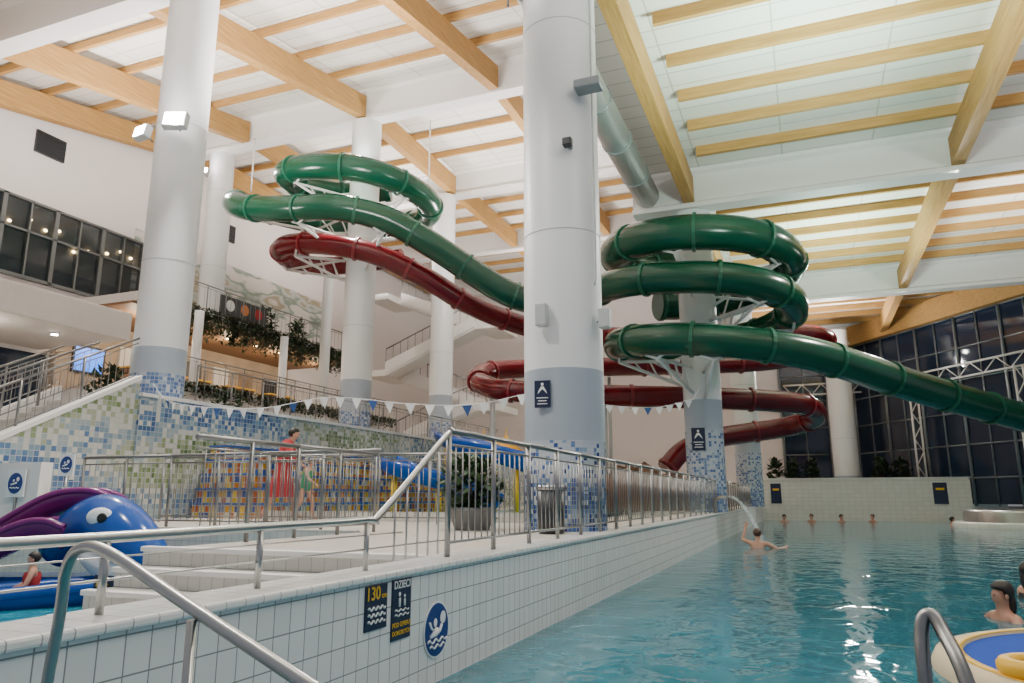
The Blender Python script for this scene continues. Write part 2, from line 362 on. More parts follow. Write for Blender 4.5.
column(-14.5,21.9,TZ,14.2,.54,3.3,4.4,M['colmos2'],'white round column inside the looping slides')
column(-14.9,29.2,TZ,14.2,.52,3.6,4.8,M['colmos2'],'white round column near the stair tower')
BZ=7.05
column(-21.5,22,BZ,14.2,.48,BZ+.25,BZ+.4,M['colmos2'],'white round column rising from the gallery')
for x,y in ((-19.4,19.4),(-19.4,24),(-19.4,28.6)):
    tag(lathe('gallery_post',[(.16,0),(.16,2.8)],M['colw'],(x,y,4.0),16),'thin white round post under the gallery','column','thin gallery posts')
tag(lathe('gallery_post',[(.22,0),(.22,10.2)],M['colw'],(-19.0,26.2,4.0),16),'thin white round post beside the balcony','column')
# ------------------------------------------------------------------ lamps, fittings
def floodlight(loc,yaw,label='white floodlight bracketed to a column, switched on',s=1,lens='lamp'):
    root=thing('floodlight',label,'lamp',loc,'floodlights on columns')
    x,y,z=loc
    hs=part(box('housing',(x-.17*s,y-.09,z-.13*s),(x+.17*s,y+.09,z+.13*s),M['ltgrey'],.02),root)
    part(box('lens',(x-.14*s,y-.10,z-.10*s),(x+.14*s,y-.088,z+.10*s),M[lens]),hs)
    part(sweep('bracket',[(x,y+.08,z),(x,y+.28,z-.05)],.02,M['grey'],6),root)
    root.rotation_euler=(math.radians(-12),0,yaw); return root
floodlight((-12.1,10.95,8.35),YAW,s=1.5); floodlight((-13.2,11.1,8.35),YAW-.5,s=1.2)
floodlight((-14.3,21.1,12.0),YAW,s=1.6); floodlight((-21.6,21.2,13.2),YAW); floodlight((-3.65,9.1,7.9),YAW,s=.9)
floodlight((1.9,42.0,7.6),.05,s=2.6,lens='lampx',label='large bright floodlight on the far column')
root=thing('loudspeaker','grey box loudspeaker bracketed on the big column','speaker',(-3.1,8.85,2.62),'column loudspeakers')
part(box('cabinet',(-3.16,8.82,2.60),(-3.01,8.97,2.90),M['ltgrey'],.015),root); part(sweep('bracket',[(-3.08,8.96,2.77),(-3.06,9.03,2.77)],.015,M['grey'],6),root)
root=thing('loudspeaker','grey box loudspeaker bracketed on the big column','speaker',(-2.40,9.35,2.62),'column loudspeakers')
part(box('cabinet',(-2.42,9.22,2.60),(-2.27,9.38,2.86),M['ltgrey'],.015),root); part(sweep('bracket',[(-2.40,9.38,2.72),(-2.5,9.42,2.72)],.015,M['grey'],6),root)
root=thing('security_camera','small dark camera clamped to the big column','camera',(-2.7,8.98,5.1))
part(box('camera_body',(-2.78,8.9,5.1),(-2.65,9.02,5.22),M['dark'],.02),root); part(box('mount',(-2.74,9.0,5.12),(-2.68,9.1,5.2),M['grey']),root)
root=thing('floodlight','grey box floodlight under the roof on the big column','lamp',(-2.35,9.1,6.0))
part(box('housing',(-2.62,8.95,5.95),(-2.25,9.2,6.08),M['grey'],.02),root); part(sweep('bracket',[(-2.45,9.15,6.02),(-2.6,9.25,6.02)],.025,M['grey'],6),root)
tag(sweep('conduit_pipe',smooth_path([(-2.47,9.30,3.2),(-2.45,9.30,3.6),(-2.45,9.30,5.9),(-2.45,9.30,8.9)],4),.014,M['ltgrey'],8),'thin grey conduit running up the big column','pipe')
def column_sign(x,y,z,k,lbl):
    root=thing('column_sign',lbl,'sign',(x,y,z-.16*k),'column pictogram signs')
    sg=part(box('plate',(x-.095*k,y-.01,z-.16*k),(x+.095*k,y+.01,z+.16*k),M['navy']),root)
    part(mesh_obj('pictogram',[(-.015*k,0,.03*k),(.015*k,0,.03*k),(.045*k,0,-.02*k),(.06*k,0,-.06*k),(.0,0,.0),(-.055*k,0,-.06*k),(-.045*k,0,-.02*k)],[(0,1,2,3,4,5,6)],M['sw'],(x,y-.016,z+.06*k)),sg)
    part(ellipsoid('pictogram',(x,y-.014,z+.115*k),(.018*k,.003,.018*k),M['sw'],10,6),sg)
    for q,w in enumerate((.07,.05,.06)): part(box('pictogram',(x-w*k,y-.016,z-.05*k-.035*k*q),(x+w*k,y-.012,z-.04*k-.035*k*q),M['sw']),sg)
    root.rotation_euler=(0,0,.12); return root
column_sign(-3.11,8.97,1.72,1.1,'dark navy sign with white walking figure on column')
column_sign(-2.85,21.83,2.05,2.0,'dark navy sign with white walking figure on slide column')
d=thing('ventilation_duct','round pale silver ventilation duct hung under the roof','duct',(-4.0,10,9.4))
part(sweep('pipe',[(-4.0,9.8,9.55),(-4.0,15,9.55),(-4.0,21.6,9.55)],.38,M['duct'],20),d)
for yy in (11,13.2,15.4,17.6,19.8): part(sweep('joint_ring',[(-4.0,yy,9.55),(-4.0,yy+.06,9.55)],.41,M['grey'],20),d)
# ------------------------------------------------------------------ slides
def slide(name,label,pts,r,m1,m2,n=7,step=1.9):
    P=smooth_path(pts,n); root=thing(name,label,'water slide',P[0])
    part(sweep('tube',P,r,m1,20),root)
    T,N=frames(P); acc=0
    base=None
    seg=20; vs=[];fs=[]
    prof=[(r-.01,-.045),(r+.05,-.045),(r+.05,.045),(r-.01,.045)]
    for rr,z in prof:
        for k in range(seg): a=2*math.pi*k/seg; vs.append((rr*math.cos(a),rr*math.sin(a),z))
    for i in range(3):
        for k in range(seg): k2=(k+1)%seg; fs.append((i*seg+k,i*seg+k2,(i+1)*seg+k2,(i+1)*seg+k))
    for i in range(1,len(P)-1):
        acc+=(P[i]-P[i-1]).length
        if acc>=step:
            acc=0
            if base is None: f=mesh_obj('joint_flange',vs,fs,m2); base=f
            else: f=base.copy(); C.objects.link(f)
            f.parent=root; f.location=P[i]-P[0]; f.rotation_mode='QUATERNION'; f.rotation_quaternion=T[i].to_track_quat('Z','Y')
    return P
GL=[(-14.6,23.9,12.35),(-16.2,23.2,12.2),(-17.0,21.6,12.0),(-16.7,20.2,11.8),(-15.81,19.65,11.65),(-14.54,19.6,11.5),(-13.26,20.1,11.35),(-12.4,21.2,11.15),(-12.2,22.6,11.0),(-12.9,23.8,11.0),(-14.25,24.4,11.05),(-16.4,24.2,11.15),(-18.0,23.2,11.3),(-19.0,21.6,11.35),(-18.9,20.2,11.05),(-17.6,19.5,10.4),(-15.3,19.25,9.95),(-14.03,19.5,9.9),(-12.64,20.3,9.6),(-11.44,21.02,8.9),(-10.25,21.7,8.03),(-9.21,22.28,7.3),(-8.39,22.68,6.95),(-7.2,22.9,6.75)]
HC=V((-2.6,22.35,0)); rho=2.55
def hel(phi,z,rr=rho):
    p=math.radians(phi); q=HC-R*math.cos(p)*rr-H*math.sin(p)*rr; return (q.x,q.y,z)
GA=GL+[hel(20,6.5,2.9)]+[hel(a,z) for a,z in ((55,6.35),(90,6.2),(120,6.05),(150,5.9),(180,5.75),(210,5.6),(240,5.48),(270,5.35),(300,5.22),(330,5.08),(360,4.92),(390,4.75),(420,4.6),(450,4.45))]+[(-.4,20.6,4.3),(.9,21.6,4.05),(2.6,23.2,3.6),(4.4,25.0,3.2),(6.4,27.1,2.8),(9,29.8,2.3)]
PA=slide('green_water_slide','long dark green tube slide looping between two columns',GA,.45,M['green'],M['green2'])
GB=[hel(a,z) for a,z in ((-110,8.3),(-70,8.1),(-35,7.95),(0,7.8),(30,7.7),(60,7.6),(90,7.5),(120,7.4),(150,7.25),(180,7.1),(210,7.0),(240,6.9),(270,6.8),(290,6.75))]
slide('green_water_slide','dark green tube slide ring winding around the column',GB,.5,M['green'],M['green2'])
RD=[(-14.4,24.6,9.75),(-16.65,24.2,9.6),(-17.8,23.5,9.5),(-17.99,22.12,9.4),(-17.3,20.9,9.3),(-16.25,20.4,9.2),(-14.7,20.4,8.95),(-13.3,20.9,8.6),(-11.9,21.7,7.9),(-10.8,22.8,7.15),(-10,24.1,6.8),(-8.9,25.2,6.5),(-7,26.3,6.3),(-3.5,27.5,6.25),(-.9,28.2,6.3),(.7,29.2,6.3),(.9,30.6,6.1),(-1.0,31.2,5.8),(-4,29.9,5.6),(-7,28.2,5.45),(-9.7,26.9,5.35),(-11.0,25.8,5.15),(-11.0,24.4,4.65),(-9.9,23.4,4.1),(-8.5,23.4,3.9),(-6.2,24.3,3.78),(-3.2,25.5,3.7),(-1.1,26.4,3.62),(.1,27.3,3.5),(.4,28.6,3.25),(-.5,29.5,3.0),(-1.9,29.3,2.8),(-3.2,28.6,2.55),(-4.2,27.9,2.1),(-4.8,27.5,1.4)]
slide('red_water_slide','dark red tube slide snaking behind the columns',RD,.37,M['red'],M['red2'])
def arm(c,z,p,rt):
    """lattice bracket from column axis c to tube point p"""
    p=V(p); c=V((c[0],c[1],z)); d=V((p.x-c.x,p.y-c.y,0)); d.normalize(); a=c+d*.59; tip=V((p.x,p.y,p.z-rt-.07))
    top=V((a.x,a.y,tip.z)); low=V((a.x,a.y,tip.z-.75))
    root=thing('slide_bracket','white steel lattice bracket carrying a slide tube','bracket',top,'slide brackets')
    part(sweep('top_chord',[top,tip],.05,M['white'],6),root); part(sweep('bottom_chord',[low,tip],.05,M['white'],6),root)
    for t in (.25,.5,.75): part(sweep('lattice_bar',[top.lerp(tip,t),low.lerp(tip,t-.12)],.03,M['white'],5),root)
    part(sweep('cradle',[tip+V((0,0,0)) + (d.cross(V((0,0,1))))*s*.35+V((0,0,abs(s)*.14)) for s in (-1,-.5,0,.5,1)],.04,M['white'],6),root)
for a,z in ((60,7.6),(130,7.35),(200,7.02),(-20,7.88),(110,6.1),(170,5.8),(290,5.26)):
    arm((-2.75,22.4),z,hel(a,z),.5)
for a,z in ((405,4.67),(440,4.5),(350,4.97)): arm((-2.75,22.4),z,hel(a,z),.46)
for p,r_ in (((-15.81,19.65,11.65),.46),((-12.4,21.2,11.15),.46),((-14.25,24.4,11.05),.46),((-18.0,23.2,11.3),.46),((-17.0,21.6,12.0),.46),((-18.9,20.2,11.05),.46),((-15.3,19.25,9.95),.46),((-12.64,20.3,9.6),.46),((-16.25,20.4,9.2),.39),((-17.99,22.12,9.4),.39)): arm((-14.5,21.9),0,p,r_)
for (x,y,z,zt) in ((-18.9,20.9,11.75,14.0),(-12.2,22.6,11.5,14.3),(-5.1,22.9,6.9,9.2)):
    tag(sweep('slide_hanger',[(x,y,z),(x,y,zt)],.03,M['white'],6),'slender white steel hanger rod holding a slide','rod','slide hanger rods')
for i_,(x,y,z) in enumerate(((-9.9,23.4,4.1),(-11.0,25.8,5.15),(-6.2,24.3,3.78),(-7,28.2,5.45))):
    pr_=thing('slide_prop','slim grey steel post propping the red slide','post',(x,y,0),'slide props')
    part(sweep('post',[(x,y,0),(x,y,z-.42)],.07,M['ltgrey'],8),pr_); part(lathe('foot_plate',[(.2,0),(.2,.03)],M['ltgrey'],(x,y,0),12),pr_)
# ------------------------------------------------------------------ fences
BAL={}
def fence(p0,p1,h,label,group,sp=.12,posts=2,gap=.1,mt=None):
    p0=V(p0);p1=V(p1);mt=mt or M['steeld']
    root=thing('railing_panel',label,'railing',p0,group); d=p1-p0; L=d.length; up=V((0,0,h))
    part(sweep('top_rail',[p0+up,p1+up],.024,mt,8),root); part(sweep('bottom_rail',[p0+V((0,0,gap)),p1+V((0,0,gap))],.012,mt,6),root)
    part(sweep('middle_rail',[p0+V((0,0,h-.1)),p1+V((0,0,h-.1))],.010,mt,6),root)
    for k in range(posts):
        q=p0.lerp(p1,k/posts); part(sweep('post',[q,q+up],.022,mt,8),root)
    n=int(L/sp); key=round(h-.1-gap,2)
    for k in range(1,n):
        if key not in BAL: o=sweep('baluster',[V((0,0,0)),V((0,0,h-.1-gap))],.0065,mt,5,loc=(0,0,0)); BAL[key]=o.data
        else: o=link(bpy.data.objects.new('baluster',BAL[key]))
        o.parent=root; o.location=d*(k/n)+V((0,0,gap))
y=4.95
while y<40.5:
    fence((-2.45,y,0),(-2.45,min(y+1.7,40.9),0),.9,'brushed steel railing panel along the pool wall','pool wall railing',sp=.12 if y<18 else .25); y+=1.7
B0=V((-10.2,8.2,0)); B1=V((-5.0,8.2,0))
for k in range(3): fence(B0.lerp(B1,k/3),B0.lerp(B1,(k+1)/3),1.0,'steel railing panel with thin balusters on tiled deck','deck railing')
for a,b in (((-5.05,8.15,0),(-5.05,6.6,0)),((-5.05,6.6,0),(-5.05,5.15,0))): fence(a,b,.95,'steel railing panel beside the tiled steps','deck railing')
for a,b in (((-10.5,10.0,0),(-8.5,10.3,0)),((-8.5,10.3,0),(-6.5,10.6,0)),((-6.5,10.6,0),(-4.5,10.9,0))): fence(a,b,1.1,'steel railing panel crossing the middle of the deck','deck railing')
y=12.7
while y<30:
    fence((-12.6,y,TZ),(-12.6,y+2.2,TZ),1.0,'thin steel railing on the terrace edge','terrace railing',sp=.22); y+=2.2
root=thing('handrail','brushed steel handrail with low posts on the pool wall','railing',(-2.45,1.0,0))
part(sweep('top_rail',smooth_path([(-2.45,.3,.27),(-2.45,1.7,.27),(-2.45,3.0,.28),(-2.45,3.86,.29),(-2.45,4.05,.33),(-2.45,4.9,.86),(-2.45,5.02,.9)],5),.021,M['steel'],10),root)
for yy in (1.2,2.1,2.95,3.88): part(sweep('post',[(-2.45,yy,0),(-2.45,yy,.27)],.016,M['steel'],8),root)
for yy in (4.2,4.35,4.5,4.65,4.8): part(sweep('baluster',[(-2.45,yy,.03),(-2.45,yy,.33+(yy-4.05)*.62)],.008,M['steel'],6),root)
part(sweep('bottom_rail',[(-2.45,.3,.12),(-2.45,4.9,.12)],.005,M['steel'],6),root)
part(sweep('wire',[(-2.45,.3,.2),(-2.45,4.3,.2)],.0035,M['steel'],6),root)
root=thing('handrail','bent stainless handrail descending into the pool','railing',(-1.95,1.55,-1.4))
part(sweep('rail',smooth_path([(-2.0,1.56,-1.4),(-1.97,1.54,-.3),(-1.93,1.53,.1),(-1.90,1.51,.23),(-1.84,1.50,.285),(-1.72,1.49,.275),(-1.4,1.44,.17),(-.95,1.36,.03),(-.5,1.3,-.12)],6),.0155,M['steel'],12),root)
part(sweep('post',[(-1.36,1.42,.14),(-1.36,1.42,-1.4)],.012,M['steel'],10),root)
root=thing('pool_ladder_rail','curved stainless grab rail at the pool edge','railing',(.3,2.75,-1.0))
part(sweep('rail',smooth_path([(.285,2.72,-1.0),(.29,2.76,-.2),(.30,2.81,.0),(.325,2.82,.05),(.355,2.78,.01),(.40,2.6,-.2),(.5,2.45,-1.0)],6),.022,M['steeld'],14),root)
# stairs to terrace
st=thing('staircase','tiled staircase with mosaic side wall rising to the terrace','staircase',(-13,8.4,0))
n=15
prof=[(6.3,0)]
for i in range(n): prof+= [(6.3+i*4.4/n,TZ*(i+1)/n),(6.3+(i+1)*4.4/n,TZ*(i+1)/n)]
prof+=[(10.7,0)]
vs=[(-14.2,a,b) for a,b in prof]+[(-12.3,a,b) for a,b in prof]; m_=len(prof)
o=mesh_obj('steps',vs,[tuple(range(m_)),tuple(range(m_,2*m_))[::-1]]+[(i,(i+1)%m_,m_+(i+1)%m_,m_+i) for i in range(m_)],M['steptile']); fixn(o); part(o,st)
for x0,x1,mm in ((-12.3,-12.05,M['wallmos']),(-14.4,-14.2,M['white'])):
    pr=[(6.1,0),(6.1,.25),(10.7,TZ+.35),(10.7,0)]; vs=[(x0,a,b) for a,b in pr]+[(x1,a,b) for a,b in pr]
    o=mesh_obj('side_wall',vs,[(0,1,2,3),(7,6,5,4)]+[(i,(i+1)%4,4+(i+1)%4,4+i) for i in range(4)],mm); fixn(o); part(o,st)
o=obox('coping',(-12.18,6.1,.25),(-12.18,10.7,TZ+.35),.34,.09,M['white']); part(o,st)
for x in (-12.2,-13.3,-14.3):
    for k in range(2):
        fence((x,6.2+2.25*k,.35+1.16*k),(x,8.45+2.25*k,1.51+1.16*k),.85,'steel stair railing climbing to the terrace','stair railing',sp=.16)
# ------------------------------------------------------------------ left building
W=0
for k in range(6):
    y0=9.6+k*1.87; W+=1
    w=struct(thing('window_%d'%W,'dark office window in grey frame','window',(-24.15,y0,7.6)))
    part(box('interior',(-24.2,y0+.05,7.65),(-24.16,y0+1.82,10.3),M['inside']),w)
    for q in range(3):
        part(ellipsoid('pendant_lamp',(-24.1,y0+.3+.6*q+random.uniform(-.12,.12),9.75-random.random()*.8),(.03,.07,.05),M['lampw'],10,6),w)
    part(box('counter',(-24.16,y0+.05,7.65),(-24.1,y0+1.82,8.25),M['dark']),w)
    part(box('glass',(-24.03,y0+.05,7.65),(-24.0,y0+1.82,10.3),M['glassa']),w)
    for a,b,c,e in ((y0,y0+.08,7.6,10.35),(y0+.9,y0+.96,7.6,10.35),(y0+1.8,y0+1.87,7.6,10.35),(y0,y0+1.87,7.6,7.7),(y0,y0+1.87,9.2,9.27),(y0,y0+1.87,10.27,10.35)):
        part(box('frame',(-24.16,a,c),(-23.95,b,e),M['frame']),w)
for yy,zz in ((16.6,12.6),(25.3,12.4)):
    v=thing('vent_grille','dark rectangular vent grille on the white wall','vent',(-24.15,yy,zz))
    part(box('frame',(-24.2,yy-.55,zz-.4),(-24.1,yy+.55,zz+.4),M['dark']),v)
    for k in range(6): part(box('slat',(-24.1,yy-.5,zz-.33+k*.12),(-24.07,yy+.5,zz-.30+k*.12),M['dark']),v)
struct(box('trim_ledge',(-24.2,2,5.35),(-20,17.2,6.25),M['concrete'],.04))
struct(box('floor_balcony',(-24.2,17.3,BZ-.3),(-20,30,BZ),M['concrete']))
struct(box('ceiling_cafe',(-24.2,17.3,BZ-.38),(-20.2,30,BZ-.3),M['cafewood']))
struct(box('wall_cafe',(-24.2,17.6,4.0),(-23.9,30,BZ-.38),M['warmwall']))
for k in range(5):
    W+=1; y0=6.5+k*2.2
    w=struct(thing('window_%d'%W,'dark ground floor window','window',(-23.9,y0,3.2)))
    part(box('glass',(-24.2,y0+.06,3.2),(-24.1,y0+2.1,5.2),M['glass']),w)
    for a,b in ((y0,y0+.07),(y0+2.08,y0+2.15)): part(box('frame',(-24.15,a,3.1),(-24.03,b,5.25),M['frame']),w)
root=thing('wall_screen','bright blue display screen on the gallery wall','screen',(-23.8,18.9,4.8))
bz=part(box('bezel',(-23.9,18.2,4.75),(-23.82,19.5,5.75),M['dark']),root); part(box('display',(-23.82,18.28,4.83),(-23.80,19.42,5.67),M['screen']),bz)
for yy in (18.6,19.6,21.2,22.8,24.4,26,27.6,29.2):
    l_=thing('ceiling_spotlight','small warm ceiling spotlight under the balcony','lamp',(-21.2,yy,BZ-.42),'cafe spotlights')
    part(lathe('rim',[(.11,0),(.11,.04)],M['dark'],(-21.2,yy,BZ-.42),14),l_); part(lathe('lens',[(.08,0),(.08,.01)],M['lampw'],(-21.2,yy,BZ-.435),14),l_)
for yy in (8,10.5,13,15.5):
    l_=thing('ceiling_spotlight','small white ceiling spotlight under the ledge','lamp',(-21.2,yy,5.3),'ledge spotlights')
    part(lathe('rim',[(.12,0),(.12,.04)],M['grey'],(-21.2,yy,5.31),14),l_); part(lathe('lens',[(.09,0),(.09,.01)],M['lamp'],(-21.2,yy,5.29),14),l_)
for yy in (20,22.4,25,27.6):
    c_=thing('cafe_counter','wooden cafe counter with yellow top','counter',(-22.6,yy,4.0),'cafe counters')
    part(box('cabinet',(-22.9,yy-.8,4.0),(-22.3,yy+.8,4.95),M['cafewood']),c_); part(box('worktop',(-23.0,yy-.85,4.95),(-22.2,yy+.85,5.0),M['sy']),c_)
for k,yy in enumerate((20.6,22.2,23.8,25.4,27,28.7)):
    p_=thing('wall_poster','muted picture panel on the warm cafe wall','poster',(-23.88,yy,4.9),'cafe wall panels'); part(box('panel',(-23.9,yy-.45,5.0),(-23.86,yy+.45,6.0),(M['sw'],M['poster'],M['dark'])[k%3]),p_)
y=17.5
while y<29.8:
    fence((-20.05,y,BZ),(-20.05,y+1.9,BZ),1.0,'steel balcony railing above the hanging vines','balcony railing',sp=.24); y+=1.9
y=18.0
while y<29.8:
    fence((-18.5,y,4.0),(-18.5,y+1.9,4.0),.9,'steel railing along the lower gallery','gallery railing',sp=.24); y+=1.9
b_=thing('balcony_board','dark board with round emblems behind the balcony rail','sign',(-20.3,22.5,BZ))
pb_=part(box('panel',(-20.35,21.3,BZ),(-20.3,23.9,BZ+.95),M['dark']),b_)
for yy,mm in ((21.8,M['sw']),(22.6,M['orange']),(23.4,M['cred'])):
    e_=lathe('emblem',[(.22,0),(.22,.02)],mm,(-20.29,yy,BZ+.6),20); e_.rotation_euler=(0,math.pi/2,0); part(e_,pb_)
# foliage
def leaves(name,pts,size,mt,loc,droop=0):
    vs=[];fs=[]
    for p in pts:
        p=V(p)-V(loc); a=random.uniform(0,6.28); t=random.uniform(-.6,.9); s=size*random.uniform(.6,1.4)
        d=V((math.cos(a)*math.cos(t),math.sin(a)*math.cos(t),math.sin(t)-droop)).normalized(); n=d.cross(V((0,0,1))).normalized()*s*.28
        i=len(vs); vs+=[p,p+d*s*.45+n,p+d*s,p+d*s*.45-n]; fs.append((i,i+1,i+2,i+3))
    o=mesh_obj(name,vs,fs,mt,loc); return o
def vines(x,y0,y1,zt,lmin,lmax,lbl,grp,dens=46):
    y=y0
    while y<y1:
        L=1.1; cx=(y+L/2)
        v=thing('hanging_vines',lbl,'plant',(x,cx,zt),grp)
        pts=[];pd=[]
        for k in range(dens):
            yy=y+random.random()*L; ln=random.uniform(lmin,lmax)
            for j in range(int(ln*26)+2): (pts if random.random()<.75 else pd).append((x+random.gauss(0,.09),yy+random.gauss(0,.04),zt+.12-ln*random.random()**.8))
        part(leaves('foliage',pts,.15,M['leafd'],(x,cx,zt),.8),v); part(leaves('dry_foliage',pd,.14,M['leafb'],(x,cx,zt),.8),v)
        y+=L
vines(-19.88,17.4,30,BZ,.35,1.25,'trailing dark green vines hanging over the balcony edge','balcony vines',36)
vines(-18.25,17.7,30,4.0,.15,.5,'short dark green vines trailing from the lower gallery edge','lower gallery vines',26)
def bush(x,y,z,r,h,label,pot=True,n=420,leaf=.22,mt='leaf'):
    b=thing('potted_shrub',label,'plant',(x,y,z),'potted shrubs'); z1=z
    if pot:
        part(lathe('planter',[(r*.55,0),(r*.72,h*.28),(r*.76,h*.32),(r*.68,h*.32)],M['pot'],(x,y,z),20),b); z1=z+h*.3
    pts=[]
    for k in range(n):
        a=random.uniform(0,6.28); q=random.random()**.5; t=random.random()
        rr=r*q*math.sin(math.pi*(.15+.8*t))**.6; pts.append((x+rr*math.cos(a),y+rr*math.sin(a),z1+t*(h-(z1-z))))
    part(leaves('foliage',pts,leaf,M[mt],(x,y,z1)),b)
    for k in range(5):
        a=k*1.26; part(sweep('stem',[(x,y,z1-.1),(x+.25*r*math.cos(a),y+.25*r*math.sin(a),z1+.5*(h-z1+z))],.012,M['rock'],5),b)
    return b
bush(-4.15,9.1,0,.42,.9,'leafy green shrub in a grey planter on the deck',leaf=.17,n=600)
for x in (-1.6,-.7,.2,3.5,4.4): bush(x,42.4,0,.42,2.3,'dark green shrub behind the pool end wall',n=320,leaf=.32,mt='leafd')
for y in (13.6,15.6,17.8): bush(-16.4,y,TZ,.5,1.3,'dark green hedge plant on the terrace',n=220,leaf=.26,mt='leafd')
for y in (25.4,27.6): bush(-21.6,y,BZ,.4,1.4,'green plant standing on the balcony',n=200,leaf=.28)
# stair tower
stt=thing('stair_tower','white switchback stairs with railings behind the slides','staircase',(-16,31.5,TZ))
for k in range(4):
    x0,x1=((-18.5,-13.8) if k%2==0 else (-13.8,-18.5)); z0=TZ+k*1.9; yy=31+(k%2)*1.3
    part(obox('flight',(x0,yy,z0),(x1,yy,z0+1.9),1.2,.28,M['white']),stt)
    part(obox('parapet',(x0,yy-.62,z0+.1),(x1,yy-.62,z0+2.0),.08,.55,M['white']),stt)
    part(sweep('handrail',[(x0,yy-.6,z0+1.3),(x1,yy-.6,z0+3.2)],.035,M['steeld'],6),stt)
    for t in range(13): q=t/12; zz=z0+1.9*q; xx=x0+(x1-x0)*q; part(sweep('baluster',[(xx,yy-.6,zz+.4),(xx,yy-.6,zz+1.3)],.018,M['steeld'],5),stt)
    part(box('landing',(x1-1.1 if x1<x0 else x1,30.4,z0+1.9),(x1 if x1<x0 else x1+1.1,33,z0+2.2),M['white']),stt)
# ------------------------------------------------------------------ mid-ground pools
ws=thing('mosaic_bench','stepped bench wall in yellow, orange and tan mosaic','bench',(-11,16,0))
for k in range(5):
    part(box('tier',(-11.95,12.2+.1*k,.30*k),(-9.8-.42*k,22-.1*k,.30*(k+1)),M['wavemos']),ws)
    part(box('tier_nosing',(-11.95,12.15+.1*k,.30*(k+1)-.04),(-9.76-.42*k,22-.1*k,.30*(k+1)+.006),M['cblue']),ws)
fw=mesh_obj('fountain_water',[(-9.7,12,.06),(-4.0,12,.06),(-4.0,21,.06),(-9.7,21,.06)],[(0,1,2,3)],M['waterl']); tag(fw,'shallow turquoise water of the raised family pool','water'); fw["kind"]="stuff"
struct(box('trim_4',(-9.8,11.8,0),(-3.9,12,.16),M['steptile']))
def chute(name,P,r,mt,th=.03,a0=-100,a1=100,seg=12):
    T,N=frames(P); vs=[];fs=[];m=seg+1
    for i,p in enumerate(P):
        B=T[i].cross(V((0,0,1))).normalized(); U=B.cross(T[i]).normalized()
        for k in range(m):
            a=math.radians(a0+(a1-a0)*k/seg); vs.append(p-P[0]+(B*math.sin(a)-U*math.cos(a))*r)
    for i in range(len(P)-1):
        for k in range(seg): fs.append((i*m+k,i*m+k+1,(i+1)*m+k+1,(i+1)*m+k))
    o=mesh_obj(name,vs,fs,mt,P[0],True); s=o.modifiers.new('s','SOLIDIFY'); s.thickness=th; s.offset=0; return o
def kslide(lbl,pts,mt,r=.36):
    P=smooth_path(pts,8); ks=thing('childrens_slide',lbl,'water slide',(P[0].x,P[0].y,0)); part(chute('chute',P,r,mt),ks)
    for i in (4,len(P)//2,len(P)-10):
        p=P[i]; part(sweep('support',[(p.x,p.y,0),(p.x,p.y,p.z-r+.02)],.07,M['sy'],8),ks)
kslide('bright blue open chute slide in the family pool',[(-9.4,19.0,2.3),(-8.9,17.9,2.1),(-8.0,17.0,1.85),(-7.0,16.8,1.6),(-6.2,17.2,1.3),(-5.8,18.0,.95),(-6.1,18.9,.65),(-6.9,19.3,.45)],M['whale'])
kslide('yellow open chute slide in the family pool',[(-9.2,21.9,2.5),(-8.9,21.2,2.2),(-8.3,20.6,1.9),(-7.6,20.5,1.5),(-7.0,20.8,1.1),(-6.9,21.4,.8),(-7.4,21.9,.5)],M['yellow'])
kslide('narrow blue open chute slide in the family pool',[(-8.8,14.6,1.3),(-8.1,14.3,1.1),(-7.4,14.5,.9),(-6.9,15.1,.65),(-6.7,15.8,.42)],M['whale'],.3)
rk=thing('rock_mound','brown artificial rock mound with plants near the slides','rock',(-5,24.5,0))
for cx,cy,rx_,rz in ((-5.2,24,1.3,1.3),(-4.2,25,1.0,1.0),(-6.6,23.6,1.0,.8)):
    o=ellipsoid('boulder',(cx,cy,.1),(rx_,rx_*.8,rz),M['rock'],24,14)
    for v in o.data.vertices: v.co*=1+.18*math.sin(v.co.x*7+cy)*math.cos(v.co.y*6+v.co.z*5)
    part(o,rk)
# bunting
def bunting(bp,lbl,step,tail=()):
    bu=thing('bunting',lbl,'bunting',bp[0]); part(sweep('string',list(bp)+[V(t) for t in tail],.005,M['sw'],4),bu)
    acc=0;k=0
    for i in range(1,len(bp)-1):
        acc+=(bp[i]-bp[i-1]).length
        if acc>step:
            acc=0; d_=(bp[i+1]-bp[i-1]); ang=math.atan2(d_.y,d_.x); mm=M['sw'] if k%5 else M['cblue']; k+=1
            o=mesh_obj('pennant',[(-.085,0,0),(.085,0,0),(0,.01,-.17)],[(0,1,2)],mm,bp[i]); o.rotation_euler=(random.uniform(-.2,.2),0,ang); part(o,bu)
bunting(smooth_path([(-12.15,11.1,2.65),(-10.33,9.93,2.05),(-8.34,9.7,1.84),(-6.9,9.7,1.95),(-5.57,9.75,1.80),(-4.5,9.8,1.74),(-3.62,9.75,1.85)],14),'string of small white pennants from column to column',.27)
bunting(smooth_path([(-4.6,15.3,2.55),(-4.0,15.6,2.38),(-3.0,16.0,2.32),(-2.2,16.35,2.5)],8),'string of small white pennants beyond the big column',.2,[(-2.7,21.8,3.6)])
bn=thing('litter_bin','dark round litter bin with steel rim beside column','bin',(-2.85,8.5,0))
part(lathe('body',[(.14,0),(.155,.02),(.17,.5),(.165,.5)],M['dark'],(-2.85,8.5,0),24),bn); part(lathe('rim',[(.17,.5),(.18,.51),(.18,.55),(.12,.56),(.1,.54)],M['steel'],(-2.85,8.5,0),24),bn)
jt=thing('water_spout','steel spout pouring an arc of water into pool','fountain',(-2.3,21.2,0))
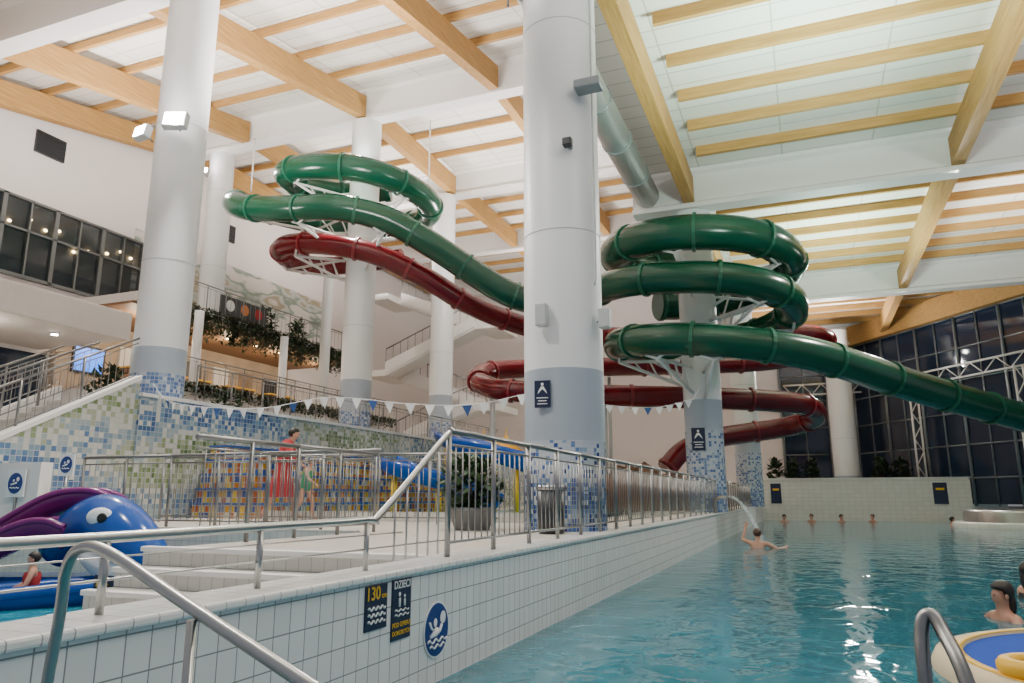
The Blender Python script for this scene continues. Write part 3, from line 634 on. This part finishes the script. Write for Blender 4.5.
part(sweep('pipe',smooth_path([(-2.4,21.2,0),(-2.4,21.2,.3),(-2.25,21.1,.42),(-2.1,21.05,.4)],4),.05,M['steel'],8),jt)
mw,n_,l_,b_=new_mat('falling_water'); b_.inputs['Base Color'].default_value=(.75,.85,.88,1); b_.inputs['Roughness'].default_value=.15
nz=n_.new('ShaderNodeTexNoise'); nz.inputs['Scale'].default_value=20; mr=n_.new('ShaderNodeMapRange'); mr.inputs[3].default_value=.0; mr.inputs[4].default_value=.7; l_.new(nz.outputs[0],mr.inputs[0]); l_.new(mr.outputs[0],b_.inputs['Alpha'])
jp=[V((-2.1+.9*t,21.05-.5*t,.42+.25*t-1.4*t*t)) for t in [i/12 for i in range(13)]]
part(sweep('water_jet',jp,[.03+.04*i/12 for i in range(13)],mw,10),jt)
# ------------------------------------------------------------------ signs on the pool wall
rx=(math.pi/2,0,math.pi/2)
def sign(y,zc,w,h,label,mm='navy'):
    r_=thing('wall_sign',label,'sign',(-2.298,y,zc-h/2)); return part(box('plate',(-2.3,y-w/2,zc-h/2),(-2.292,y+w/2,zc+h/2),M[mm],.003),r_)
def wave(y0,y1,z,amp,par,mt,n=4,th=.004,x=-2.289):
    P=[(x,y0+(y1-y0)*i/24,z+amp*math.sin(i/24*n*2*math.pi)) for i in range(25)]
    part(sweep('pictogram',P,th,mt,5),par)
s=sign(3.76,-.18,.23,.24,'navy sign reading 130 cm with white waves')
text('lettering','130',.10,M['sy'],(-2.289,3.72,-.108),rx,s); text('lettering','cm',.045,M['sy'],(-2.289,3.836,-.123),rx,s)
for k in range(3): wave(3.67,3.85,-.185-.035*k,.009,s,M['sw'],4,.005)
s=sign(4.04,-.225,.22,.34,'navy sign about children swimming under supervision')
text('lettering','DZIECI',.062,M['sw'],(-2.289,4.04,-.087),rx,s)
part(ellipsoid('pictogram',(-2.289,4.01,-.140),(.003,.014,.014),M['sw'],10,6),s); part(ellipsoid('pictogram',(-2.289,4.07,-.155),(.003,.011,.011),M['sw'],10,6),s)
part(sweep('pictogram',[(-2.289,4.01,-.16),(-2.289,4.01,-.21)],.008,M['sw'],6),s); part(sweep('pictogram',[(-2.289,4.07,-.17),(-2.289,4.07,-.21)],.007,M['sw'],6),s)
for k in range(2): wave(3.96,4.12,-.23-.026*k,.006,s,M['sw'],3)
text('lettering','POD OPIEKĄ',.037,M['sy'],(-2.289,4.04,-.31),rx,s); text('lettering','DOROSŁYCH',.035,M['sy'],(-2.289,4.04,-.355),rx,s)
s=thing('wall_sign','round blue sign with white swimmer and ball pictogram','sign',(-2.298,4.5,-.58))
o=lathe('plate',[(.172,0),(.172,.008)],M['sw'],(-2.3,4.5,-.41),40); o.rotation_euler=(0,math.pi/2,0); part(o,s)
o=lathe('face',[(.16,0),(.16,.003)],M['blue'],(-2.292,4.5,-.41),40); o.rotation_euler=(0,math.pi/2,0); part(o,s)
X_=-2.286
part(ellipsoid('pictogram',(X_,4.575,-.345),(.003,.040,.040),M['sw'],18,10),s)   # ball
part(ellipsoid('pictogram',(X_,4.47,-.365),(.003,.026,.026),M['sw'],14,8),s)    # head
part(sweep('pictogram',[(X_,4.50,-.435),(X_,4.53,-.42),(X_,4.555,-.385)],.010,M['sw'],6),s)  # arm
part(sweep('pictogram',[(X_,4.49,-.405),(X_,4.46,-.43),(X_,4.40,-.445)],[.018,.022,.010],M['sw'],8),s)  # torso
part(sweep('pictogram',[(X_,4.45,-.41),(X_,4.41,-.39),(X_,4.39,-.355)],.009,M['sw'],6),s)
wave(4.37,4.63,-.475,.010,s,M['sw'],3,.007,X_); wave(4.40,4.60,-.51,.009,s,M['sw'],2.5,.007,X_)
sx,sy_=-5.53,4.75
s=thing('wall_sign','small navy sign with yellow arrow beside the tiled steps','sign',(sx,sy_,-.85))
pl=part(box('plate',(sx-.11,sy_,-.46),(sx+.11,sy_+.02,-.22),M['navy']),s)
part(mesh_obj('pictogram',[(-.07,0,.02),(0,0,.02),(0,0,.045),(.07,0,0),(0,0,-.045),(0,0,-.02),(-.07,0,-.02)],[(0,1,2,3,4,5,6)],M['sy'],(sx,sy_-.01,-.29)),pl)
for q in range(2): part(box('pictogram',(sx-.08,sy_-.012,-.38-.035*q),(sx+.08,sy_-.008,-.367-.035*q),M['sy']),pl)
part(sweep('post',[(sx,sy_+.03,-.85),(sx,sy_+.03,-.24)],.015,M['steel'],6),s)
struct(box('wall_stair_parapet',(-12.0,8.1,-.1),(-11.0,8.3,.95),M['white']))
for x,y,z,q in ((-11.45,8.05,.62,1),(-10.65,8.25,.9,.8)):
    s=thing('information_sign','white panel with round blue pictogram on a post','sign',(x,y,0),'round pictogram signs')
    pl=part(box('plate',(x-.2*q,y,z-.2*q),(x+.2*q,y+.02,z+.22*q),M['sw']),s)
    o=lathe('emblem',[(.16*q,0),(.16*q,.006)],M['blue'],(x,y,z+.01),24); o.rotation_euler=(math.pi/2,0,0); part(o,pl)
    part(ellipsoid('pictogram',(x+.06*q,y-.01,z+.07*q),(.035*q,.004,.035*q),M['sw'],10,6),pl); part(ellipsoid('pictogram',(x-.03*q,y-.01,z+.05*q),(.022*q,.004,.022*q),M['sw'],10,6),pl)
    part(sweep('pictogram',[(x+.04*q,y-.01,z+.02*q),(x-.02*q,y-.01,z),(x-.08*q,y-.01,z-.01)],.014*q,M['sw'],6),pl)
    part(sweep('pictogram',[(x+(i/12-.5)*.2*q,y-.01,z-.06*q+.008*math.sin(i*1.6)) for i in range(13)],.008*q,M['sw'],5),pl)
    part(sweep('post',[(x,y+.03,0),(x,y+.03,z)],.02,M['steel'],6),s)
for x,w in ((5.8,.3),(-1.6,.25)):
    s=thing('wall_sign','navy sign on the pool end wall','sign',(x,40.98,.3),'end wall signs'); pl=part(box('plate',(x-w,40.95,.1),(x+w,40.99,1.1),M['navy']),s); part(box('pictogram',(x-w*.6,40.94,.75),(x+w*.6,40.95,.85),M['sy']),pl)
# ------------------------------------------------------------------ whale slide
wc=V((-8.25,6.5,-.85)); wr=thing('whale_slide','toddler slide shaped as a blue whale with magenta chutes','water slide',wc)
def wl(x,y,z): return (wc.x+x,wc.y+y,wc.z+z)
P=smooth_path([wl(-.30,.3,.60),wl(.0,.25,.86),wl(.3,.15,.98),wl(.55,.05,.93),wl(.78,-.02,.78),wl(.98,-.06,.62),wl(1.14,-.1,.48)],6); n=len(P)
rad=[.10+.23*math.sin(math.pi*min(1,.12+(i/(n-1))*.80))**.7 for i in range(n)]
part(sweep('body',P,rad,M['whale'],28),wr)
part(ellipsoid('belly',wl(.70,-.18,.50),(.44,.24,.19),M['sw'],24,14,Matrix.Rotation(.42,3,'Y')),wr)
part(ellipsoid('lip',wl(.72,-.21,.63),(.44,.24,.05),M['whale'],24,10,Matrix.Rotation(.5,3,'Y')),wr)
ey=part(ellipsoid('eye',wl(.50,-.22,1.04),(.16,.06,.11),M['sw'],18,12),wr); part(ellipsoid('pupil',wl(.55,-.275,1.03),(.06,.02,.06),M['eye'],14,8),ey)
def trough(pts,r,mt,lbl,th=.05,rr=.05,am=100):
    P=smooth_path([wl(*p) for p in pts],8)
    c_=part(chute('chute',P,r,mt,th,-am,am,16),wr,lbl); T,N=frames(P)
    for s_ in (-1,1): part(sweep('chute_rim',[p+(T[i].cross(V((0,0,1))).normalized()*s_*r*math.sin(math.radians(am)))-V((0,0,1))*r*math.cos(math.radians(am)) for i,p in enumerate(P)],rr,mt,10),c_)
trough([(.45,.60,1.08),(.2,.55,1.27),(-.1,.5,1.33),(-.45,.45,1.26),(-.8,.4,1.05),(-1.2,.35,.78),(-1.7,.3,.55)],.22,M['magenta'],'magenta half-pipe chute',.05,.045,95)
trough([(.05,.02,.90),(-.2,-.02,.98),(-.5,-.06,.92),(-.85,-.14,.74),(-1.25,-.24,.54),(-1.7,-.36,.40)],.22,M['magenta'],'magenta half-pipe chute',.05,.045,95)
trough([(.80,-.40,.36),(.35,-.62,.34),(0,-.82,.32),(-.35,-1.02,.30),(-.8,-1.22,.28),(-1.5,-1.42,.26)],.30,M['whale'],'wide blue landing chute',.06,.065,85)
part(box('base',wl(-1.2,-.1,0),wl(.8,.7,.35),M['whale'],.12),wr)
for x_,y_ in ((.2,-.7),(-.5,-1.1),(-1.1,-1.32)): part(box('foot',wl(x_-.15,y_-.15,-.0),wl(x_+.15,y_+.15,.06),M['whale'],.02),wr)
wr.rotation_euler=(0,0,YAW)
# ------------------------------------------------------------------ island and far basin
il=thing('pool_island','round blue and cream platform rising from the pool','platform',(2.4,6.1,-1.2))
part(lathe('rim',[(1.7,0),(1.7,.5),(1.67,.56),(1.6,.58),(1.5,.58),(1.49,.5)],M['cream'],(2.4,6.1,-1.2),56,False),il)
part(lathe('top',[(0.001,.57),(.55,.57),(.56,.56),(1.5,.56)],M['islb'],(2.4,6.1,-1.2),48,False),il)
part(lathe('inlay',[(.85,.565),(.85,.575),(1.0,.575),(1.0,.565)],M['cream'],(2.4,6.1,-1.2),48,False),il)
part(lathe('rim_stripe',[(1.5,.581),(1.5,.586),(1.56,.586),(1.56,.581)],M['sy'],(2.4,6.1,-1.2),56,False),il)
fl=thing('swim_float','yellow foam swim ring lying on the platform','toy',(1.2,5.5,-.63))
P=[V((1.2+.18*math.cos(a),5.5+.17*math.sin(a),-.57)) for a in [i*2*math.pi/24 for i in range(25)]]; part(sweep('ring',P,.055,M['yellow'],10),fl)
fl=thing('swim_float','small yellow foam swim ring on the platform','toy',(1.45,6.0,-.63))
P=[V((1.45+.13*math.cos(a),6.0+.13*math.sin(a),-.58)) for a in [i*2*math.pi/24 for i in range(25)]]; part(sweep('ring',P,.045,M['yellow'],10),fl)
hb=thing('whirlpool_tub','stainless steel whirlpool ring at the far pool side','whirlpool',(7.3,34.5,-1))
part(lathe('shell',[(1.7,0),(1.7,1.15),(1.62,1.25),(1.45,1.25),(1.4,1.1),(1.4,.5)],M['steel'],(7.3,34.5,-1.3),48,False),hb)
part(lathe('lower_step',[(2.1,0),(2.1,.72),(2.05,.78),(1.7,.78)],M['poolwallx'],(7.3,34.5,-1.3),48,False),hb)
# ------------------------------------------------------------------ glazing
def glz(p0,p1,nm):
    global W
    p0=V(p0);p1=V(p1); d=(p1-p0); L=d.length; u=d/L; nrm=V((u.y,-u.x,0))
    if nrm.dot(V((0,0,0))-p0)<0: nrm=-nrm
    k=0; bay=2.6
    while k*bay<L-.1:
        a=p0+u*k*bay; b=p0+u*min(L,(k+1)*bay); W+=1
        w=struct(thing('window_%d'%W,'tall dark glazed bay','window',(a.x,a.y,0)))
        g=obox('glass',(a.x,a.y,.1),(b.x,b.y,.1),.05,9.1,M['glass']); part(g,w)
        a2=a+nrm*.06;b2=b+nrm*.06
        for t,rr in ((0,.08),(.5,.04)): q=a2.lerp(b2,t); part(sweep('mullion',[(q.x,q.y,0),(q.x,q.y,9.2)],rr,M['framem'],4),w)
        z=1.3
        while z<9.2: part(sweep('transom',[(a2.x,a2.y,z),(b2.x,b2.y,z)],.04,M['framem'],4),w); z+=1.55
        k+=1
glz((-1.2,47.3,0),(2.9,47.3,0),'a'); glz((2.9,47.3,0),(17.5,25.5,0),'b')
d0=V((2.9,47.3,9.3)); d1=V((17.5,25.5,9.3)); 
tag(obox('edge_beam',d0+V((-.4,-.3,-.3)),d1+V((-.4,-.3,-.3)),.4,1.1,M['wood']),'deep timber edge beam above the dark glazing','beam')
def truss(p0,p1,h,label,n=12):
    p0=V(p0);p1=V(p1); r_=thing('steel_truss',label,'truss',p0,'white lattice trusses'); d=p1-p0
    side=V((0,0,h)) if abs(d.z)<abs(d.x)+abs(d.y) else V((R.x*h,R.y*h,0))
    part(sweep('chord',[p0,p1],.05,M['white'],6),r_); part(sweep('chord',[p0+side,p1+side],.05,M['white'],6),r_)
    for i in range(n):
        a=p0+d*(i/n); b=p0+d*((i+1)/n); part(sweep('lattice_bar',[a,b+side] if i%2 else [a+side,b],.028,M['white'],5),r_)
truss((-1,46.6,6.3),(3.2,46.4,6.3),.6,'white steel lattice truss in front of the windows',8)
truss((4.2,44.6,6.0),(11.5,33.6,6.0),.6,'white steel lattice truss in front of the windows',18)
truss((5.2,42.9,0),(5.2,42.9,6.0),.4,'white upright lattice mast by the windows',9)
truss((8.6,37.2,0),(8.6,37.2,6.0),.4,'white upright lattice mast by the windows',9)
# ------------------------------------------------------------------ people
def person(loc,yaw,label,J=None,hair='hair',clothes=None,scale=1,skin='skin',long=False):
    """continuous skinned body; front is local -Y"""
    D=dict(pel=(0,0,.93),sp=(0,0,1.1),ch=(0,-.01,1.27),nk=(0,0,1.44),h0=(0,-.01,1.51),h1=(0,-.02,1.58),h2=(0,-.01,1.66),
      sl=(.17,0,1.39),el=(.23,.02,1.12),wl=(.25,-.08,.88),sr=(-.17,0,1.39),er=(-.23,.02,1.12),wr=(-.25,-.08,.88),
      hl=(.09,0,.88),kl=(.10,-.02,.49),al=(.10,.02,.09),tl=(.11,-.14,.03),hr=(-.09,0,.88),kr=(-.10,-.02,.49),ar=(-.10,.02,.09),tr=(-.11,-.14,.03))
    if J: D.update(J)
    r=dict(pel=.135,sp=.12,ch=.14,nk=.055,h0=.065,h1=.088,h2=.075,sl=.06,el=.042,wl=.028,sr=.06,er=.042,wr=.028,hl=.09,kl=.058,al=.038,tl=.03,hr=.09,kr=.058,ar=.038,tr=.03)
    names=list(D); idx={k:i for i,k in enumerate(names)}; vs=[V(D[k]) for k in names]; rad=[r[k] for k in names]
    ed=[('pel','sp'),('sp','ch'),('ch','nk'),('nk','h0'),('h0','h1'),('h1','h2'),('ch','sl'),('sl','el'),('el','wl'),('ch','sr'),('sr','er'),('er','wr'),('pel','hl'),('hl','kl'),('kl','al'),('al','tl'),('pel','hr'),('hr','kr'),('kr','ar'),('ar','tr')]
    E=[(idx[a],idx[b]) for a,b in ed]
    for s_,wk,ek in ((1,'wl','el'),(-1,'wr','er')):
        w_=V(D[wk]); dr=(w_-V(D[ek])).normalized(); sd=dr.cross(V((0,1,0))); sd=(sd.normalized() if sd.length>.1 else V((1,0,0)))
        palm=w_+dr*.06; vs.append(palm); rad.append(.026); pi=len(vs)-1; E.append((idx[wk],pi))
        for f,(o_,ln) in enumerate(((-.027,.062),(-.009,.075),(.009,.07),(.027,.055))):
            a=palm+dr*.035+sd*o_; b=a+dr*ln*.5; c=b+dr*ln*.45+V((0,-.012,0))
            i=len(vs); vs+= [a,b,c]; rad+=[.0095,.009,.007]; E+=[(pi,i),(i,i+1),(i+1,i+2)]
        a=w_+dr*.03+sd*.03*(-s_); b=a+dr*.035+sd*.02*(-s_); i=len(vs); vs+=[a,b]; rad+=[.011,.009]; E+=[(idx[wk],i),(i,i+1)]
    nb=V(D['h1'])+V((0,-.085,-.01)); i=len(vs); vs.append(nb); rad.append(.016); E.append((idx['h1'],i))
    me=bpy.data.meshes.new('body'); me.from_pydata([tuple(v*scale) for v in vs],E,[]); me.materials.append(M[skin])
    o=link(bpy.data.objects.new('body',me)); m=o.modifiers.new('skin','SKIN'); m.use_smooth_shade=True
    sk=me.skin_vertices[0].data
    for k in range(len(vs)): q=rad[k]*scale; sk[k].radius=(q,q); sk[k].use_root=(k==0)
    o.modifiers.new('sub','SUBSURF').levels=2; o.modifiers['sub'].render_levels=2
    root=thing('person',label,'person',loc); o.parent=root
    h=V(D['h1'])*scale
    def ch(ob): ob.parent=root; return ob
    hm=ellipsoid('hair',h+V((0,.02,.045))*scale,(.098*scale,.108*scale,.10*scale),M[hair],20,12)
    for v in hm.data.vertices:
        if v.co.y<-.04*scale and v.co.z<.02*scale: v.co.y=-.03*scale
    ch(hm)
    if long: ch(ellipsoid('hair_length',h+V((0,.07,-.07))*scale,(.085*scale,.05*scale,.14*scale),M[hair],16,10))
    for sx in (-1,1):
        ch(ellipsoid('eye',h+V((sx*.032,-.082,.012))*scale,(.011*scale,.008*scale,.007*scale),M['eye'],8,6))
        ch(ellipsoid('ear',h+V((sx*.088,.0,-.005))*scale,(.01*scale,.02*scale,.03*scale),M[skin],8,6))
    ch(ellipsoid('mouth',h+V((0,-.082,-.045))*scale,(.022*scale,.006*scale,.006*scale),M['lip'],8,6))
    if clothes=='robe':
        vs=[];fs=[];prof=[(.235,.24,.42),(.225,.21,.6),(.205,.17,.8),(.18,.145,1.0),(.195,.155,1.2),(.21,.14,1.36),(.12,.10,1.45),(.07,.07,1.49)]
        p1=V(D['ch'])-V((0,-.01,1.27))
        for rx_,ry_,z in prof:
            of=p1*min(1,max(0,(z-.9)/.37))
            for k in range(24):
                a=2*math.pi*k/24; f=1+.06*math.sin(a*6+z*3)*(1.3-z); vs.append(((rx_*f*math.cos(a)+of.x)*scale,(ry_*f*math.sin(a)+of.y)*scale,(z+of.z)*scale))
        for i in range(len(prof)-1):
            for k in range(24): fs.append((i*24+k,i*24+(k+1)%24,(i+1)*24+(k+1)%24,(i+1)*24+k))
        ch(mesh_obj('robe',vs,fs,M['cred'],smooth=True))
        for a,b,c in (('sl','el','wl'),('sr','er','wr')):
            q=sweep('sleeve',[V(D[a])*scale,V(D[b])*scale,V(D[b]).lerp(V(D[c]),.75)*scale],[.075*scale,.07*scale,.065*scale],M['cred'],12); ch(q)
    elif clothes:
        prof=[(.145,.125,.80),(.165,.14,.90),(.155,.13,1.0)]+([(.15,.13,1.15),(.165,.15,1.28),(.12,.13,1.36)] if clothes[1] else [])
        vs=[];fs=[]; p0=V(D['pel'])-V((0,0,.93)); p1=V(D['ch'])-V((0,-.01,1.27))
        for rx_,ry_,z in prof:
            t=min(1,max(0,(z-.93)/.34)); of=p0.lerp(p1,t)
            for k in range(20): a=2*math.pi*k/20; vs.append(((rx_*math.cos(a)+of.x)*scale,(ry_*math.sin(a)+of.y)*scale,(z+of.z)*scale))
        for i in range(len(prof)-1):
            for k in range(20): fs.append((i*20+k,i*20+(k+1)%20,(i+1)*20+(k+1)%20,(i+1)*20+k))
        ch(mesh_obj('swimsuit' if clothes[1] else 'swim_shorts',vs,fs,M[clothes[0]],smooth=True))
    root.rotation_euler=(0,0,yaw); return root
walk=dict(sp=(0,-.03,1.1),ch=(0,-.08,1.26),nk=(0,-.12,1.43),h0=(0,-.15,1.49),h1=(0,-.19,1.56),h2=(0,-.19,1.64),sl=(.17,-.1,1.38),sr=(-.17,-.1,1.38),
  kl=(.10,-.2,.52),al=(.10,-.22,.10),tl=(.11,-.38,.05),kr=(-.10,.06,.48),ar=(-.10,.3,.14),tr=(-.11,.2,.03),el=(.24,.04,1.13),wl=(.24,-.05,.90),er=(-.23,-.22,1.14),wr=(-.22,-.42,1.0))
person((-9.1,11.45,0),YAW+math.pi/2,'person in a long red robe walking across the deck',walk,'hair','robe')
person((-8.5,11.35,0),YAW+math.pi/2-.3,'child in green and blue swimwear walking beside an adult',walk,'hairb',('cgreen',True),.66)
person((-21.8,21.0,4.0),1.4,'person in a red top standing in the gallery',None,'hair',('cred',True),1)
swim=dict(el=(.34,-.12,1.18),wl=(.36,-.34,1.12),er=(-.34,-.12,1.18),wr=(-.36,-.34,1.12))
up1=dict(el=(.36,-.05,1.45),wl=(.30,-.12,1.70),er=(-.40,-.15,1.25),wr=(-.5,-.38,1.28))
person((-1.2,18.6,WZ-1.28),YAW+2.6,'person splashing with raised arm by the water spout',up1,'hairb',('cblack',False))
for x,y,yaw,h_,ca in ((-1.2,38.2,.3,'hair','cblack'),(.0,39.4,-.6,'hairb','cblue'),(1.3,39.0,.8,'hair','cred'),(2.7,39.9,-.9,'hairb','cblack'),(5.4,36.0,1.5,'hair','cblack')):
    person((x,y,WZ-1.36),yaw,'person standing shoulder-deep in the pool water',swim,h_,(ca,h_=='hairb'))
person((1.66,8.7,WZ-1.36),-1.2,'woman with dark hair in the pool beside the island',swim,'hair',('cblack',True),long=True)
person((2.32,10.6,WZ-1.3),2.0,'person with dark hair in the pool beyond island',swim,'hair',('cblack',True),long=True)
sit=dict(kl=(.12,-.40,.95),al=(.12,-.55,.6),tl=(.12,-.68,.56),kr=(-.12,-.40,.95),ar=(-.12,-.55,.6),tr=(-.12,-.68,.56),el=(.25,-.1,1.15),wl=(.2,-.32,1.05),er=(-.25,-.1,1.15),wr=(-.2,-.32,1.05))
q=wc+R*(-.35)+H*(-1.0); person((q.x,q.y,-.85-.38),YAW-1.0,'small child sitting in the whale slide chute',sit,'hairb',('cblue',False),.6)
q=wc+R*(.12)+H*(-.74); person((q.x,q.y,-.85-.34),YAW-1.0,'small child sitting behind another in the chute',sit,'hair',('cred',True),.6)
# ------------------------------------------------------------------ lights
def area(loc,rot,size,power,col=(1,.95,.88)):
    l=bpy.data.lights.new('light','AREA'); l.shape='DISK'; l.size=size; l.energy=power; l.color=col
    o=bpy.data.objects.new('bounce_fill',l); o.location=loc; o.rotation_euler=rot; link(o)
def spot(loc,target,power,ang=2.0,col=(1,.95,.88),r=.15):
    l=bpy.data.lights.new('light','SPOT'); l.energy=power; l.spot_size=ang; l.spot_blend=.6; l.shadow_soft_size=r; l.color=col
    o=bpy.data.objects.new('spot',l); o.location=loc; o.rotation_euler=(V(target)-V(loc)).to_track_quat('-Z','Y').to_euler(); link(o)
UP=(math.pi,0,0)
for x,y,z,p,c in ((-12,5,6.5,700,0),(-10.5,14,8.5,1150,0),(-18,15,9,1000,0),(-10,26,9.5,1100,0),(-18,28,10,900,0),(-12,38,9.5,800,0),(1,5,6,650,0),(1,14,6.3,950,1),(9,14,6.3,650,0),(1.5,28,6.5,900,1),(8,27,6.5,550,0),(0,39,6.5,500,0)):  # unseen fill discs added facing up, their light bouncing off the roof
    area((x,y,z),UP,2.0,p,(.74,1,.82) if c else (1,.92,.87))
for a,t,p in (((-12.1,10.6,8.3),(-5,10,0),2000),((-14.3,20.7,12.1),(-8,12,0),2600),((-3.7,8.8,7.6),(-7,3,0),1300),((4.4,22,8.9),(0,12,-1),2000),((4.4,35,8.9),(0,25,-1),1700),((-21.6,21,13),(-14,10,2),1600),((-6,4,8.5),(-5,6,0),1200),((-10,24,11),(-15,31,5),1200),((5,5,8.5),(-2.3,4,-.3),700)):  # spots aimed at steps, stair tower and pool wall are added fill
    spot(a,t,p)
def pt(loc,e,col,r=.1):
    l=bpy.data.lights.new('light','POINT'); l.energy=e; l.color=col; l.shadow_soft_size=r; o=bpy.data.objects.new('point',l); o.location=loc; link(o)
for y in (18.5,20.5,23,26,29): pt((-21.4,y,6.2),95,(1,.80,.56))
for y in (8,13): pt((-21.4,y,5.0),110,(1,.9,.75))
# spill from the floodlights on to their columns
pt((-12.0,10.75,8.75),45,(1,.97,.92)); pt((-14.1,20.85,12.6),55,(1,.97,.92)); pt((-21.4,21.0,13.6),40,(1,.97,.92)); pt((-3.6,8.75,8.3),25,(1,.97,.92)); pt((1.9,41.6,8.2),60,(1,.97,.92))
w=bpy.data.worlds.new('World'); bpy.context.scene.world=w; w.use_nodes=True
w.node_tree.nodes['Background'].inputs[0].default_value=(.85,.88,1,1); w.node_tree.nodes['Background'].inputs[1].default_value=.45
cam=bpy.data.cameras.new('Camera'); cam.lens=26.02; cam.sensor_width=36; cam.clip_end=300; cam.clip_start=.05
co=link(bpy.data.objects.new('Camera',cam)); co.location=(0,0,.42); co.rotation_euler=(math.radians(90+11.87),0,YAW)
bpy.context.scene.camera=co
